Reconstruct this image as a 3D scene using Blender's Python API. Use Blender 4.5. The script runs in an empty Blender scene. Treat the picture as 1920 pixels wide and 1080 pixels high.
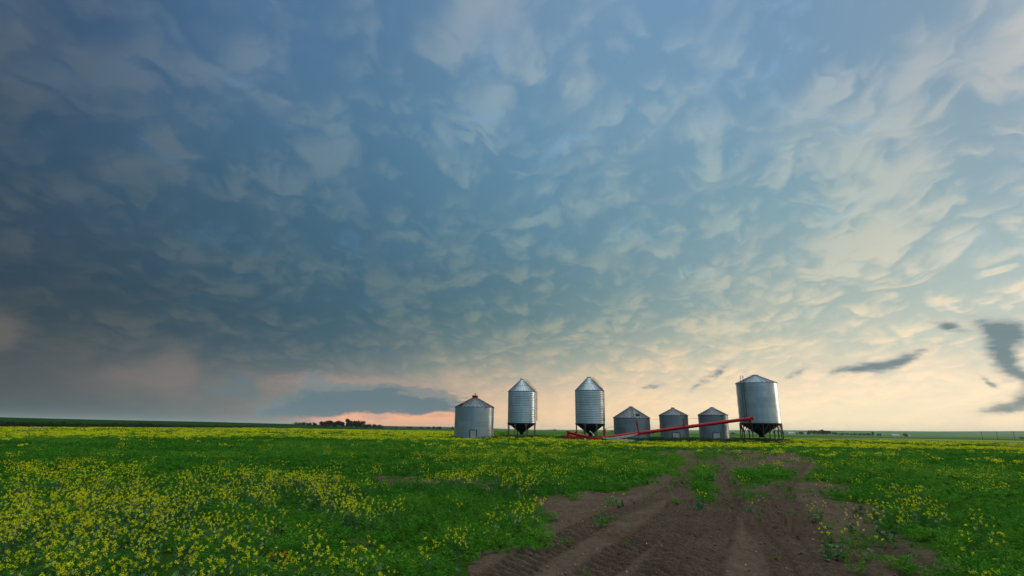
import bpy, math, random
import numpy as np
from mathutils import Vector, Matrix

rng = np.random.default_rng(11)
random.seed(11)
S = bpy.context.scene
COL = S.collection
PI = math.pi

# ------------------------------------------------------------------ camera
FPX = 962.0
PITCH = math.atan(266.0 / FPX)
ROLL = 0.016
CAMH = 1.6
FW = np.array([0, math.cos(PITCH), math.sin(PITCH)])
UP0 = np.array([0, -math.sin(PITCH), math.cos(PITCH)])
X0 = np.array([1.0, 0, 0])
RT = math.cos(ROLL) * X0 + math.sin(ROLL) * UP0
UP = -math.sin(ROLL) * X0 + math.cos(ROLL) * UP0
CAMP = np.array([0, 0, CAMH])

def ray(px, py):
    return FW + (px - 960) / FPX * RT + (540 - py) / FPX * UP

def at(px, py, Y):
    d = ray(px, py)
    return Vector(CAMP + d * (Y / d[1]))

def project(p):
    q = np.asarray(p, float) - CAMP
    z = q @ FW
    z = np.where(np.abs(z) < 1e-6, 1e-6, z)
    return 960 + FPX * (q @ RT) / z, 540 - FPX * (q @ UP) / z, z

cd = bpy.data.cameras.new('camera')
cd.sensor_width = 36.0
cd.lens = FPX / 1920 * 36
cd.clip_start = 0.05
cd.clip_end = 40000
cam = bpy.data.objects.new('camera', cd)
COL.objects.link(cam)
M = Matrix(((RT[0], UP[0], -FW[0], 0), (RT[1], UP[1], -FW[1], 0), (RT[2], UP[2], -FW[2], CAMH), (0, 0, 0, 1)))
cam.matrix_world = M
S.camera = cam
S.view_settings.view_transform = 'Standard'
S.view_settings.look = 'None'
S.view_settings.exposure = 0
S.view_settings.gamma = 1
S.render.engine = 'CYCLES'
S.cycles.use_denoising = True
S.cycles.volume_bounces = 1
S.cycles.max_bounces = 8

# ------------------------------------------------------------------ small maths
def sstep(a, b, x):
    t = np.clip((np.asarray(x, float) - a) / (b - a), 0, 1)
    return t * t * (3 - 2 * t)

def _h(ix, iy, seed):
    n = (ix * 374761393 + iy * 668265263 + seed * 974634257) & 0xffffffff
    n = ((n ^ (n >> 13)) * 1274126177) & 0xffffffff
    return ((n ^ (n >> 16)) & 0xffff) / 65535.0

def vnoise(x, y, seed=0):
    x = np.asarray(x, float); y = np.asarray(y, float)
    ix = np.floor(x).astype(np.int64); iy = np.floor(y).astype(np.int64)
    fx = x - ix; fy = y - iy
    fx = fx * fx * (3 - 2 * fx); fy = fy * fy * (3 - 2 * fy)
    a = _h(ix, iy, seed); b = _h(ix + 1, iy, seed); c = _h(ix, iy + 1, seed); d = _h(ix + 1, iy + 1, seed)
    return a + (b - a) * fx + (c - a) * fy + (a - b - c + d) * fx * fy

def fbm(x, y, seed=0, o=4):
    v = 0; amp = .5; t = 0
    for i in range(o):
        v = v + amp * vnoise(x * 2 ** i + 17.3 * i, y * 2 ** i + 9.1 * i, seed + i); t += amp; amp *= .5
    return v / t

def lin(c):
    return tuple(((v / 255) / 12.92 if v / 255 <= .04045 else ((v / 255 + .055) / 1.055) ** 2.4) for v in c)

# ------------------------------------------------------------------ node expression helper
class E:
    def __init__(s, nt, k): s.nt = nt; s.k = k
    def _m(s, op, *o, clamp=False):
        n = s.nt.nodes.new('ShaderNodeMath'); n.operation = op; n.use_clamp = clamp
        for i, v in enumerate((s,) + o):
            if isinstance(v, E): s.nt.links.new(v.k, n.inputs[i])
            else: n.inputs[i].default_value = float(v)
        return E(s.nt, n.outputs[0])
    def __add__(s, o): return s._m('ADD', o)
    def __sub__(s, o): return s._m('SUBTRACT', o)
    def __mul__(s, o): return s._m('MULTIPLY', o)
    def __truediv__(s, o): return s._m('DIVIDE', o)
    __radd__ = __add__; __rmul__ = __mul__
    def __rsub__(s, o): return (s * -1) + o
    def max(s, o): return s._m('MAXIMUM', o)
    def min(s, o): return s._m('MINIMUM', o)
    def atan2(s, o): return s._m('ARCTAN2', o)
    def asin(s): return s._m('ARCSINE')
    def exp(s): return s._m('EXPONENT')
    def abs(s): return s._m('ABSOLUTE')
    def ss(s, a, b, lo=0., hi=1.):
        n = s.nt.nodes.new('ShaderNodeMapRange'); n.interpolation_type = 'SMOOTHSTEP'
        s.nt.links.new(s.k, n.inputs[0])
        for i, v in enumerate((a, b, lo, hi)): n.inputs[i + 1].default_value = v
        return E(s.nt, n.outputs[0])
    def lr(s, a, b, lo=0., hi=1.):
        n = s.nt.nodes.new('ShaderNodeMapRange')
        s.nt.links.new(s.k, n.inputs[0])
        for i, v in enumerate((a, b, lo, hi)): n.inputs[i + 1].default_value = v
        return E(s.nt, n.outputs[0])

def setin(nt, sock, v):
    if isinstance(v, E): nt.links.new(v.k, sock)
    elif hasattr(v, 'is_output'): nt.links.new(v, sock)
    elif v is not None:
        if hasattr(sock.default_value, '__len__') and len(sock.default_value) == 4 and len(v) == 3: v = (*v, 1)
        sock.default_value = v

def vec(nt, x, y, z=0.0):
    n = nt.nodes.new('ShaderNodeCombineXYZ')
    for i, v in enumerate((x, y, z)): setin(nt, n.inputs[i], v)
    return n.outputs[0]

def noise(nt, v, scale=1, detail=3, rough=.5, dist=0, dim='3D'):
    n = nt.nodes.new('ShaderNodeTexNoise'); n.noise_dimensions = dim
    setin(nt, n.inputs['Vector'], v)
    n.inputs['Scale'].default_value = scale; n.inputs['Detail'].default_value = detail
    n.inputs['Roughness'].default_value = rough; n.inputs['Distortion'].default_value = dist
    return E(nt, n.outputs['Fac']), n.outputs['Color']

def mix(nt, f, a, b, mode='MIX'):
    n = nt.nodes.new('ShaderNodeMix'); n.data_type = 'RGBA'; n.blend_type = mode
    setin(nt, n.inputs[0], f); setin(nt, n.inputs[6], a); setin(nt, n.inputs[7], b)
    return n.outputs[2]

def ramp(nt, f, stops, interp='LINEAR'):
    n = nt.nodes.new('ShaderNodeValToRGB'); setin(nt, n.inputs[0], f)
    cr = n.color_ramp; cr.interpolation = interp
    while len(cr.elements) < len(stops): cr.elements.new(.5)
    for e, (p, c) in zip(cr.elements, stops): pass
    for i, (p, c) in enumerate(stops):
        cr.elements[i].position = p; cr.elements[i].color = (*c, 1) if len(c) == 3 else c
    return n.outputs[0]

# ------------------------------------------------------------------ sky (world)
SUN_AZ = math.radians(72)      # clockwise from +Y (to the right of the view)
SUN_EL = math.radians(6)
world = bpy.data.worlds.new('World'); S.world = world
world.use_nodes = True
world.cycles.sampling_method = 'MANUAL'; world.cycles.sample_map_resolution = 256
wt = world.node_tree
wt.nodes.clear()
tc = wt.nodes.new('ShaderNodeTexCoord')
sep = wt.nodes.new('ShaderNodeSeparateXYZ'); wt.links.new(tc.outputs['Generated'], sep.inputs[0])
dx, dy, dz = (E(wt, sep.outputs[i]) for i in range(3))
AZ = dx.atan2(dy)
EL = dz.asin()

PXX = [0, 240, 480, 720, 960, 1200, 1440, 1680, 1920]
TAB = {
 0:   [(54,76,100),(62,90,120),(76,108,142),(86,120,150),(116,142,168),(118,152,182),(122,152,182),(132,158,184),(148,168,184)],
 135: [(52,74,96),(64,90,116),(76,108,138),(86,122,150),(108,142,168),(124,156,180),(122,154,182),(146,168,184),(150,170,184)],
 270: [(48,70,90),(60,86,108),(70,102,128),(82,118,144),(102,140,166),(122,156,176),(130,162,182),(156,176,184),(150,172,188)],
 405: [(50,68,86),(56,80,98),(62,92,112),(74,108,130),(98,136,156),(120,154,170),(140,170,180),(164,184,184),(176,192,194)],
 540: [(46,64,78),(52,74,88),(58,86,104),(70,102,120),(94,126,138),(128,156,162),(164,180,176),(184,194,186),(204,210,200)],
 620: [(62,74,82),(62,80,90),(64,90,104),(76,106,118),(104,132,136),(148,166,160),(190,196,180),(212,212,192),(222,218,198)],
 680: [(64,76,84),(82,92,98),(82,100,108),(98,118,122),(146,156,146),(196,192,170),(222,212,186),(238,224,196),(240,226,200)],
 730: [(62,76,84),(96,100,102),(110,116,116),(142,144,138),(200,184,160),(228,210,178),(244,224,190),(255,236,202),(254,236,206)],
 770: [(60,76,84),(78,92,98),(108,116,116),(160,146,136),(232,202,164),(246,220,178),(255,236,198),(255,239,202),(255,236,204)],
 810: [(62,78,86),(78,94,100),(104,114,118),(214,160,134),(242,208,164),(249,222,176),(255,238,200),(255,238,200),(255,236,204)],
}
TY = sorted(TAB)
TEAL = np.array((1.0, .99, .96))
def tab(px, py):
    px = min(max(px, 0), 1920); py = min(max(py, 0), 810)
    j = max(i for i, v in enumerate(TY) if v <= py); j = min(j, len(TY) - 2)
    i = min(int(px // 240), 7)
    u = (px - 240 * i) / 240; v = (py - TY[j]) / (TY[j + 1] - TY[j])
    a, b, c, d = (np.array(lin(TAB[TY[jj]][ii])) for jj, ii in ((j, i), (j, i + 1), (j + 1, i), (j + 1, i + 1)))
    return ((a * (1 - u) + b * u) * (1 - v) + (c * (1 - u) + d * u) * v) * TEAL ** (1 - max(0, py - 560) / 250 if py > 560 else 1) * (1 + .20 * float(sstep(1250, 500, px)) * float(sstep(640, 420, py)) + .07 * float(sstep(700, 950, px)) * float(sstep(1700, 1300, px)) * float(sstep(420, 150, py)))

ROWS = [-1.5, .3, 1.4, 2.6, 4.2, 6.2, 8.6, 12, 16, 21, 27, 34, 43, 52, 66]
REAR = {  # colours of the sky outside the frame: right, behind, left; low / middle / high
 'r': [(255,226,190),(206,212,208),(225,232,236)],
 'rr': [(205,200,190),(170,188,196),(230,236,240)],
 'b': [(104,138,162),(130,164,190),(215,228,238)],
 'll': [(72,94,110),(92,118,138),(195,212,225)],
 'l': [(60,78,88),(70,92,108),(150,170,186)],
}
def rear(k, el):
    a, b, c = (np.array(lin(v)) for v in REAR[k])
    t = min(max(el / 20, 0), 1); u = min(max((el - 20) / 40, 0), 1)
    return (a * (1 - t) + b * t) * (1 - u) + c * u
rows = []
for el in ROWS:
    stops = [((-180 + 180) / 360, rear('b', el)), ((-120 + 180) / 360, rear('ll', el)), ((-75 + 180) / 360, rear('l', el))]
    for az in np.linspace(-50, 50, 17):
        a, e = math.radians(az), math.radians(min(max(el, .2), 50))
        d = np.array([math.sin(a) * math.cos(e), math.cos(a) * math.cos(e), math.sin(e)])
        px, py, _ = project(CAMP + d * 100)
        c = tab(px, py)
        if el > 60: c = np.array(lin((212, 224, 234))) * (1 + .3 * az / 50)
        stops.append(((az + 180) / 360, c))
    stops += [((75 + 180) / 360, rear('r', el)), ((120 + 180) / 360, rear('rr', el)), (1.0, rear('b', el))]
    rows.append(ramp(wt, AZ.lr(-PI, PI), [(p, tuple(c)) for p, c in stops], 'B_SPLINE'))
# wobble of the elevation so that the bands are not ruler straight
wob, _ = noise(wt, tc.outputs['Generated'], 3.0, 3, .5)
ELW = EL + (wob - .5) * EL.ss(0, .35, .004, .06)
base = rows[0]
for i in range(1, len(ROWS)):
    f = ELW.lr(math.radians(ROWS[i - 1]), math.radians(ROWS[i]))
    base = mix(wt, f, base, rows[i])

def blob(px, py, sx, sy, rot=0.0):
    """soft ellipse in azimuth / elevation, given where it stands in the sky and its angular size"""
    def ae(x, y):
        d = ray(x, y); d = d / np.linalg.norm(d)
        return np.array([math.atan2(d[0], d[1]), math.asin(d[2])])
    c = ae(px, py)
    J = np.stack([(ae(px + 4, py) - c) / 4, (ae(px, py + 4) - c) / 4], 1)
    r = math.radians(rot)
    R = np.array([[math.cos(r), math.sin(r)], [-math.sin(r), math.cos(r)]])
    K = np.diag([1 / sx, 1 / sy]) @ R @ np.linalg.inv(J)
    a = AZB - c[0]; e = ELB - c[1]
    u = a * K[0, 0] + e * K[0, 1]; v = a * K[1, 0] + e * K[1, 1]
    return ((u * u + v * v) * -0.5).exp()

# noisy azimuth / elevation for the hand placed clouds
_, wc = noise(wt, tc.outputs['Generated'], 16, 3, .5)
ws = wt.nodes.new('ShaderNodeSeparateColor'); wt.links.new(wc, ws.inputs[0])
AZB = AZ + (E(wt, ws.outputs[0]) - .5) * .045
ELB = EL + (E(wt, ws.outputs[1]) - .5) * .024

# underside of the mammatus deck: a height field of hanging lobes, seen in perspective
inv = 1.0 / 1.0
den = (dz + 0.30).max(.05)
QX = dx / den; QY = dy / den
def hfield(x, y):
    # rows of pouches strung along the wind (the view axis), three sizes
    x = x * 1.0; y = y * .80
    p = vec(wt, x, y)
    f, c1 = noise(wt, p, 2.6, 4, .55, dim='2D')
    s1 = wt.nodes.new('ShaderNodeSeparateColor'); wt.links.new(c1, s1.inputs[0])
    x2 = x + (E(wt, s1.outputs[0]) - .5) * .20; y2 = y + (E(wt, s1.outputs[1]) - .5) * .20
    pv = vec(wt, x2, y2)
    def vor(sc, sm):
        n = wt.nodes.new('ShaderNodeTexVoronoi'); n.voronoi_dimensions = '2D'; n.feature = 'SMOOTH_F1'
        wt.links.new(pv, n.inputs['Vector'])
        n.inputs['Scale'].default_value = sc; n.inputs['Smoothness'].default_value = sm
        return E(wt, n.outputs['Distance'])
    v1 = vor(4.9, .25); v2 = vor(10.5, .25)
    amp = E(wt, s1.outputs[2]).ss(.35, .68, .35, 1.25)
    return f * 0.95 + ((1 - v1 * v1 * 2.0) * .34 + (1 - v2 * v2 * 2.0) * .20) * amp
HK = EL.ss(.04, .42, .05, .13)
h = hfield(QX, QY)
k = 1 - (h - .60) * HK
h = hfield(QX * k, QY * k)
k = 1 - (h - .60) * HK
HX, HY = QX * k, QY * k
e = .036
hs = hfield(HX + math.sin(SUN_AZ - .5) * e, HY + math.cos(SUN_AZ - .5) * e * 1.3)
lit = (h - hs)
gn, _ = noise(wt, vec(wt, HX, HY * .7), 7.0, 7, .62, .25, dim='2D')
def pouches(scale, lo, hi, seed, warp):
    # single hanging pouches: soft above, a crisp rounded rim at the far, lower side
    x = HX + seed; y = HY * .85 + seed * 1.7
    _, cw = noise(wt, vec(wt, x, y), scale * 1.3, 4, .55, dim='2D')
    sw = wt.nodes.new('ShaderNodeSeparateColor'); wt.links.new(cw, sw.inputs[0])
    x = x + (E(wt, sw.outputs[0]) - .5) * warp; y = y + (E(wt, sw.outputs[1]) - .5) * warp
    n = wt.nodes.new('ShaderNodeTexVoronoi'); n.voronoi_dimensions = '2D'; n.feature = 'F1'
    wt.links.new(vec(wt, x, y), n.inputs['Vector']); n.inputs['Scale'].default_value = scale; n.inputs['Randomness'].default_value = .9
    sp = wt.nodes.new('ShaderNodeSeparateXYZ'); wt.links.new(n.outputs['Position'], sp.inputs[0])
    sc = wt.nodes.new('ShaderNodeSeparateColor'); wt.links.new(n.outputs['Color'], sc.inputs[0])
    lx = (x - E(wt, sp.outputs[0])) * scale; ly = (y - E(wt, sp.outputs[1])) * scale
    r = (HX * HX + HY * HY)._m('SQRT').max(.02)
    u = lx * (HX / r * .8 + .45) + ly * (HY / r * .8)
    ne = wt.nodes.new('ShaderNodeTexVoronoi'); ne.voronoi_dimensions = '2D'; ne.feature = 'DISTANCE_TO_EDGE'
    wt.links.new(vec(wt, x, y), ne.inputs['Vector']); ne.inputs['Scale'].default_value = scale; ne.inputs['Randomness'].default_value = .9
    body = E(wt, n.outputs['Distance']).ss(.12, .72, 1, 0) * E(wt, ne.outputs['Distance']).ss(0, .20)
    return body * u.ss(-.62, .55) * E(wt, sc.outputs[0]).ss(lo, hi)
puff = pouches(4.0, .02, .75, 0.0, .20) * .40 + pouches(7.0, .0, .75, 3.1, .12) * .44 + pouches(12.0, .0, .75, 7.7, .07) * .34 + pouches(20.0, .0, .8, 5.3, .045) * .18
L = puff * 2.2 - .52 + (h - .78) * .7 + lit * .9 + (gn - .5) * 1.1
BR = [(1085,175,35,45,-30,.5),(1105,280,40,50,0,.4),(1325,350,30,35,0,.5),(1180,400,40,40,0,.35),(1140,490,38,25,0,.55),
 (1530,235,65,42,-30,.55),(1690,200,34,110,10,.5),(1710,330,55,38,-42,.6),(1640,400,85,38,-42,.55),(1580,485,75,32,-25,.65),
 (1800,440,110,36,-22,.5),(1850,60,34,110,25,.45),(1500,410,40,25,0,.4),(1440,540,85,45,-30,.45),
 (605,305,38,38,0,.6),(300,290,34,26,0,.45),(20,370,28,22,0,.6),(110,95,110,20,32,.6),(250,150,45,24,18,.6),(470,190,45,34,0,.4),
 (645,120,28,18,0,.4),(460,5,55,18,0,.45),(915,20,30,40,-20,.4),(490,510,28,22,0,.35),(405,570,28,24,0,.4),(630,515,30,25,0,.35),
 (690,540,28,22,0,.4),(785,605,34,32,0,.35),
 (1480,60,70,80,20,-.45),(1620,150,36,100,10,-.4),(1000,330,60,60,0,-.25),(1470,330,60,60,0,-.3),(1260,330,45,60,0,-.3),(1800,150,40,80,20,-.35),(1830,330,50,60,0,-.3)]
bias = None
for (a, b, c, d, r, w) in BR:
    g = blob(a, b, c, d, r) * w
    bias = g if bias is None else bias + g
t = (L + bias * .75)
fade = ELW.ss(.03, .22, .15, 1.0)
tt = (t * fade).ss(-.62, .70)
side = AZ.ss(-.7, .6)
shadow = mix(wt, side, (.82, .90, .96), (.81, .90, .97))
light = mix(wt, side, (1.58, 1.22, 1.05), (1.42, 1.20, 1.07))
mod = mix(wt, tt, shadow, light)
clouds = mix(wt, 1.0, base, mod, 'MULTIPLY')
# thin cool veils along the lobe shoulders
fv, _ = noise(wt, vec(wt, HX, HY), 5.5, 7, .62, .1, dim='2D')
veil = fv.ss(.55, .80) * EL.ss(.10, .35) * .5
clouds = mix(wt, veil, clouds, mix(wt, 1.0, base, (1.25, 1.32, 1.42), 'MULTIPLY'))

def patch(col_in, lst, colour, k=1.0, lo=.32, hi=.75, grain=.5):
    s = None
    for b in lst:
        g = blob(*b[:5])
        if len(b) > 5: g = g * b[5]
        s = g if s is None else s + g
    s = s + ((gr - .5) * .6 + (gr2 - .5) * .6) * s.ss(0, .5) * (grain * 1.6)
    return mix(wt, s.ss(lo, hi) * k, col_in, lin(colour))
gr, _ = noise(wt, vec(wt, AZ * 9, EL * 22), 3.6, 6, .62, dim='2D')
gr2, _ = noise(wt, vec(wt, AZ * 9 + 4.2, EL * 30), 5.5, 4, .55, dim='2D')
clouds = patch(clouds, [(335,695,34,30,0),(240,705,60,22,0,.7)], (134,120,116), .5, .1, 1.0, .25)
clouds = patch(clouds, [(8,625,34,26,0)], (104,100,96), .7, .1, .9, .3)
clouds = patch(clouds, [(750,784,110,15,-1),(680,788,60,11,0)], (246,176,142), .85, .15, 1.0, .4)
clouds = patch(clouds, [(800,789,60,5,3)], (255,204,142), .7, .25, 1.0, .4)
clouds = patch(clouds, [(560,722,90,26,0,.45),(800,735,70,16,0),(640,715,60,10,0,.7)], (196,158,142), .42, .1, 1.1, .5)
clouds = patch(clouds, [(690,752,100,11,-2),(805,762,52,9,2),(600,744,36,16,0),(555,770,52,8,0),
                        (720,738,60,11,0),(595,720,16,18,0),(840,778,22,6,0),(660,735,30,15,0),(770,747,50,12,0),(640,758,70,8,0)], (118,133,136), .78, .12, .85, 1.3)
clouds = patch(clouds, [(460,722,26,15,30),(405,735,16,7,0),(440,735,20,8,0)], (98,116,124), .7, .1, 1.0, .8)
clouds = patch(clouds, [(610,752,50,16,-4),(720,762,75,9,0),(800,768,40,7,2),(560,772,40,6,0),(650,760,40,8,0),(690,742,40,9,-6),(760,754,50,8,3)], (94,118,127), .88, .04, .85, 1.4)
clouds = patch(clouds, [(755,788,85,7,0),(690,791,50,6,0),(830,786,30,7,0)], (255,184,138), .95, .15, .75, .6)
clouds = patch(clouds, [(700,782,30,5,0),(820,781,26,3,0)], (180,150,140), .5, .3, 1.1, .5)
scud = [(1700,672,40,11,-24),(1655,684,30,7,-10,.7),(1605,693,44,9,-4,.8),(1860,615,30,13,12),(1902,622,30,17,0),(1880,650,26,26,5),(1888,684,18,24,-20),
        (1910,712,22,11,30),(1885,764,44,11,-5),(1775,613,24,8,15,.85),(1330,706,34,7,-38,.62),(1495,698,24,7,-32,.55),(1224,725,16,5,-10,.7),(1842,713,16,6,30,.7),(1925,748,24,12,0)]
clouds = patch(clouds, [(a, b, c * 1.1, d * .85, *r) for a, b, c, d, *r in scud], (164,170,168), .7, .02, .95, .9)
clouds = patch(clouds, [(a, b + 1, c * .78, d * .68, *r) for a, b, c, d, *r in scud], (104,128,134), .85, .12, 1.05, 1.0)
# unseen sky overhead, brightened as an added source to light the ground
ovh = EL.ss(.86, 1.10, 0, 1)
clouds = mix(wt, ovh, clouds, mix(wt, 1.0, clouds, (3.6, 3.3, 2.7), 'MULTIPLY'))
# clear air of the open west, seen through the gap below the deck
sky = wt.nodes.new('ShaderNodeTexSky'); sky.sky_type = 'NISHITA'; sky.sun_disc = False
sky.sun_elevation = SUN_EL; sky.sun_rotation = SUN_AZ
bg1 = wt.nodes.new('ShaderNodeBackground'); wt.links.new(sky.outputs[0], bg1.inputs[0]); bg1.inputs[1].default_value = .1
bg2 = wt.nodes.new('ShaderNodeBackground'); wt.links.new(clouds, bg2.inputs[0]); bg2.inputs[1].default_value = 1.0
ms = wt.nodes.new('ShaderNodeMixShader')
wt.links.new((AZ.ss(.2, 1.1) * EL.ss(.02, .12, .12, 0)).k, ms.inputs[0])
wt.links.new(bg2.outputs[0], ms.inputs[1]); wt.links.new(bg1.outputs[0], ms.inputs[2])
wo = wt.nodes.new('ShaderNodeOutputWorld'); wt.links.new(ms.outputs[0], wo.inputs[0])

sl = bpy.data.lights.new('sun', 'SUN'); sl.energy = 0.7; sl.angle = math.radians(14); sl.color = (1, .80, .58)
so = bpy.data.objects.new('sun', sl); COL.objects.link(so)
sd = Vector((math.sin(SUN_AZ) * math.cos(SUN_EL), math.cos(SUN_AZ) * math.cos(SUN_EL), math.sin(SUN_EL)))
so.rotation_euler = sd.to_track_quat('Z', 'Y').to_euler()
so.location = sd * 50
# ------------------------------------------------------------------ terrain
SKY_PX = [(-400,770),(0,782),(200,787),(400,791),(550,795),(700,798),(860,801),(1000,805.5),(1150,806),(1300,806.3),(1460,806.3),(1600,807.5),(1750,808.5),(1920,808),(2300,806)]
def azel(px, py):
    d = ray(px, py); return math.atan2(d[0], d[1]), math.atan2(d[2], math.hypot(d[0], d[1]))
_sk = [azel(*p) for p in SKY_PX]
SK_AZ = np.array([-PI, -1.6] + [a for a, e in _sk] + [1.6, PI])
SK_EL = np.array([.004, .006] + [e for a, e in _sk] + [.010, .004])
RD_AZ = np.array([-PI, azel(560, 795)[0], azel(980, 805)[0], PI]); RD_R = np.array([760., 760., 6500., 6500.])

def terrain(x, y):
    x = np.asarray(x, float); y = np.asarray(y, float)
    r = np.hypot(x, y); az = np.arctan2(x, y)
    el = np.interp(az, SK_AZ, SK_EL); R = np.interp(az, RD_AZ, RD_R)
    zs = CAMH + R * np.tan(el)
    r0 = 230.0 + .14 * (R - 760)
    t = np.clip((r - r0) / (R - r0), 0, 1)
    far = zs * (t ** np.interp(R, [760, 6500], [1.6, 2.6])) * (1 - .12 * np.sin(PI * t)) + sstep(0, 1, t) * 0
    far = np.where(r > R, zs - (r - R) * .012, far)
    pad = np.interp(x, [-60, -30, -8, 15, 45, 80], [0, .05, .12, .22, .42, .2]) * sstep(85, 94, y) * (1 - sstep(112, 170, y))
    und = (fbm(x * .16 + 3, y * .16, 5, 3) - .5) * .16 * sstep(3, 12, r) * (1 - sstep(140, 260, r))
    big = (fbm(x * .004, y * .004, 9, 3) - .5) * 5 * sstep(350, 1500, r) * (1 - sstep(.75 * R, R, r))
    return far + pad + und + big

def ground_at(px, py, rmax=6000):
    d = ray(px, py); d = d / math.hypot(d[0], d[1])
    rr = np.geomspace(3, rmax, 6000)
    zz = CAMH + d[2] * rr - terrain(d[0] * rr, d[1] * rr)
    i = int(np.argmax(zz < 0)) if (zz < 0).any() else len(rr) - 1
    r = rr[i]
    return Vector((d[0] * r, d[1] * r, float(terrain(d[0] * r, d[1] * r))))

def gpts(lst): return np.array([ground_at(a, b)[:2] for a, b in lst])

def inside(poly, x, y):
    c = np.zeros(np.shape(x), bool); n = len(poly)
    for i in range(n):
        x1, y1 = poly[i]; x2, y2 = poly[i - 1]
        if y1 == y2: continue
        c ^= ((y1 > y) != (y2 > y)) & (x < (x2 - x1) * (y - y1) / (y2 - y1) + x1)
    return c

# bare soil where the machines drive, as patches of ground
SOIL = [[(640,1450),(860,1100),(905,1062),(960,1042),(1000,1018),(1018,990),(1035,965),(1005,948),(1030,932),(1090,922),(1160,920),(1215,908),(1245,890),(1255,868),(1225,852),(1260,845),(1330,843),(1420,845),(1500,850),(1530,868),(1520,890),(1480,905),(1500,925),(1560,935),(1620,948),(1660,968),(1640,990),(1700,1000),(1735,1030),(1760,1060),(1780,1100),(1900,1450)],
        [(690,898),(760,896),(830,901),(900,912),(950,922),(900,920),(800,910)],
        [(735,924),(780,930),(815,938),(800,946),(750,934)],
        [(650,1018),(690,1012),(700,1026),(665,1034)],
        [(405,1010),(430,1006),(442,1024),(415,1032)], [(870,1048),(1000,1020),(1010,1060),(880,1075)]]
SOILP = [gpts(p) for p in SOIL]
# growth left standing inside the bare soil (px, py, half width, half height, how thick)
KEEP = [(1322,892,20,34,1.2),(1258,882,28,20,1.1),(1318,858,14,10,.8),(1235,878,14,10,.6),(1398,905,26,26,1.0),(1440,896,40,24,.95),(1395,868,24,10,.5),
        (1460,872,40,9,.35),(1480,915,26,16,.7),(1324,925,12,12,.8),(1205,928,24,5,.35),(1370,852,30,5,.5),(1448,852,40,5,.5),
        (1600,985,36,16,.35),(1650,1005,40,18,.6),(1690,985,40,20,.8),(1590,1030,36,18,.4),(960,1062,26,16,.35),(1550,925,60,8,.55),(1540,940,40,8,.3),
        (1450,930,60,8,.22),(1220,946,60,8,.18),(1090,935,30,6,.3)]
def px_of(x, y, z=None):
    z = terrain(x, y) if z is None else z
    return project(np.stack([x, y, z], -1))

def soil_mask(x, y):
    """0 = growing field, 1 = bare soil"""
    r = np.hypot(x, y)
    wx = x + (fbm(x * .9, y * .9, 21, 3) - .5) * .055 * r; wy = y + (fbm(x * .9 + 40, y * .9, 22, 3) - .5) * .16 * r
    wx = wx + (vnoise(x * 4, y * 4, 24) - .5) * .28; wy = wy + (vnoise(x * 4, y * 4, 25) - .5) * .5
    m = np.zeros(np.shape(x))
    for p in SOILP: m = np.maximum(m, inside(p, wx, wy).astype(float))
    px, py, dz_ = px_of(x, y)
    k = np.zeros(np.shape(x))
    for a, b, sx, sy, w in KEEP: k = np.maximum(k, w * np.exp(-.5 * (((px - a) / sx) ** 2 + ((py - b) / sy) ** 2)))
    n = fbm(x * 1.3, y * 1.3, 31, 3)
    m = m * (1 - sstep(.30, .62, k + (n - .5) * .7))
    # the two wheel ruts that run on through the growth
    for ti in (0, 2):
        P = TRKS[ti][0]; P = P[len(P) // 3:]; best = np.full(np.shape(x), 9e9)
        for i in range(0, len(P) - 1):
            a = P[i]; v = P[i + 1] - a; ll = v @ v + 1e-9
            u = np.clip(((x - a[0]) * v[0] + (y - a[1]) * v[1]) / ll, 0, 1)
            best = np.minimum(best, np.hypot(x - a[0] - u * v[0], y - a[1] - u * v[1]))
        m = np.maximum(m, 1 - sstep(.26, .56, best + (n - .5) * .5))
    # thinly grown margins
    G = np.zeros(np.shape(x))
    for a, b, sx, sy in ((1500,918,95,16),(1420,868,110,12),(1590,960,70,16),(1040,938,50,9),(955,1050,50,14),(1650,1030,70,26),(1250,900,26,10),(820,908,110,8)):
        G = np.maximum(G, np.exp(-.5 * (((px - a) / sx) ** 2 + ((py - b) / sy) ** 2)))
    tgt = np.clip(.86 + (fbm(x * .9, y * .9, 33, 3) - .5) * 1.3, .25, 1)
    G = sstep(.35, .8, G + (n - .5) * .5)
    return m * (1 - G) + tgt * G

# wheel tracks (centre lines through the bare soil) : pixels, width in metres, depth
TRK = [([(930,1095),(985,1050),(1075,1000),(1150,962),(1215,938),(1265,912),(1292,880),(1300,862),(1292,850)], .55, .05),
       ([(1090,1095),(1150,1045),(1205,1010),(1255,965),(1285,930),(1303,895),(1308,872)], .50, .045),
       ([(1300,1095),(1318,1045),(1335,1010),(1352,968),(1366,938),(1362,905),(1352,880),(1342,862)], .55, .075),
       ([(1475,1095),(1452,1035),(1412,985),(1390,950),(1376,915),(1362,892)], .30, .04),
       ([(1610,1095),(1550,1035),(1500,985),(1472,948),(1468,915),(1490,885),(1512,862)], .60, .05),
       ([(1530,1095),(1490,1040),(1455,990),(1432,955),(1420,925)], .50, .04),
       ([(1215,1095),(1262,1030),(1290,990),(1308,955),(1322,930)], .45, .035),
       ([(1740,1095),(1690,1050),(1620,1005)], .5, .035)]
TRKG = [(gpts([(a, min(b, 1079)) if b < 1080 else (a, b) for a, b in p]), w, d) for p, w, d in TRK]

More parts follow.
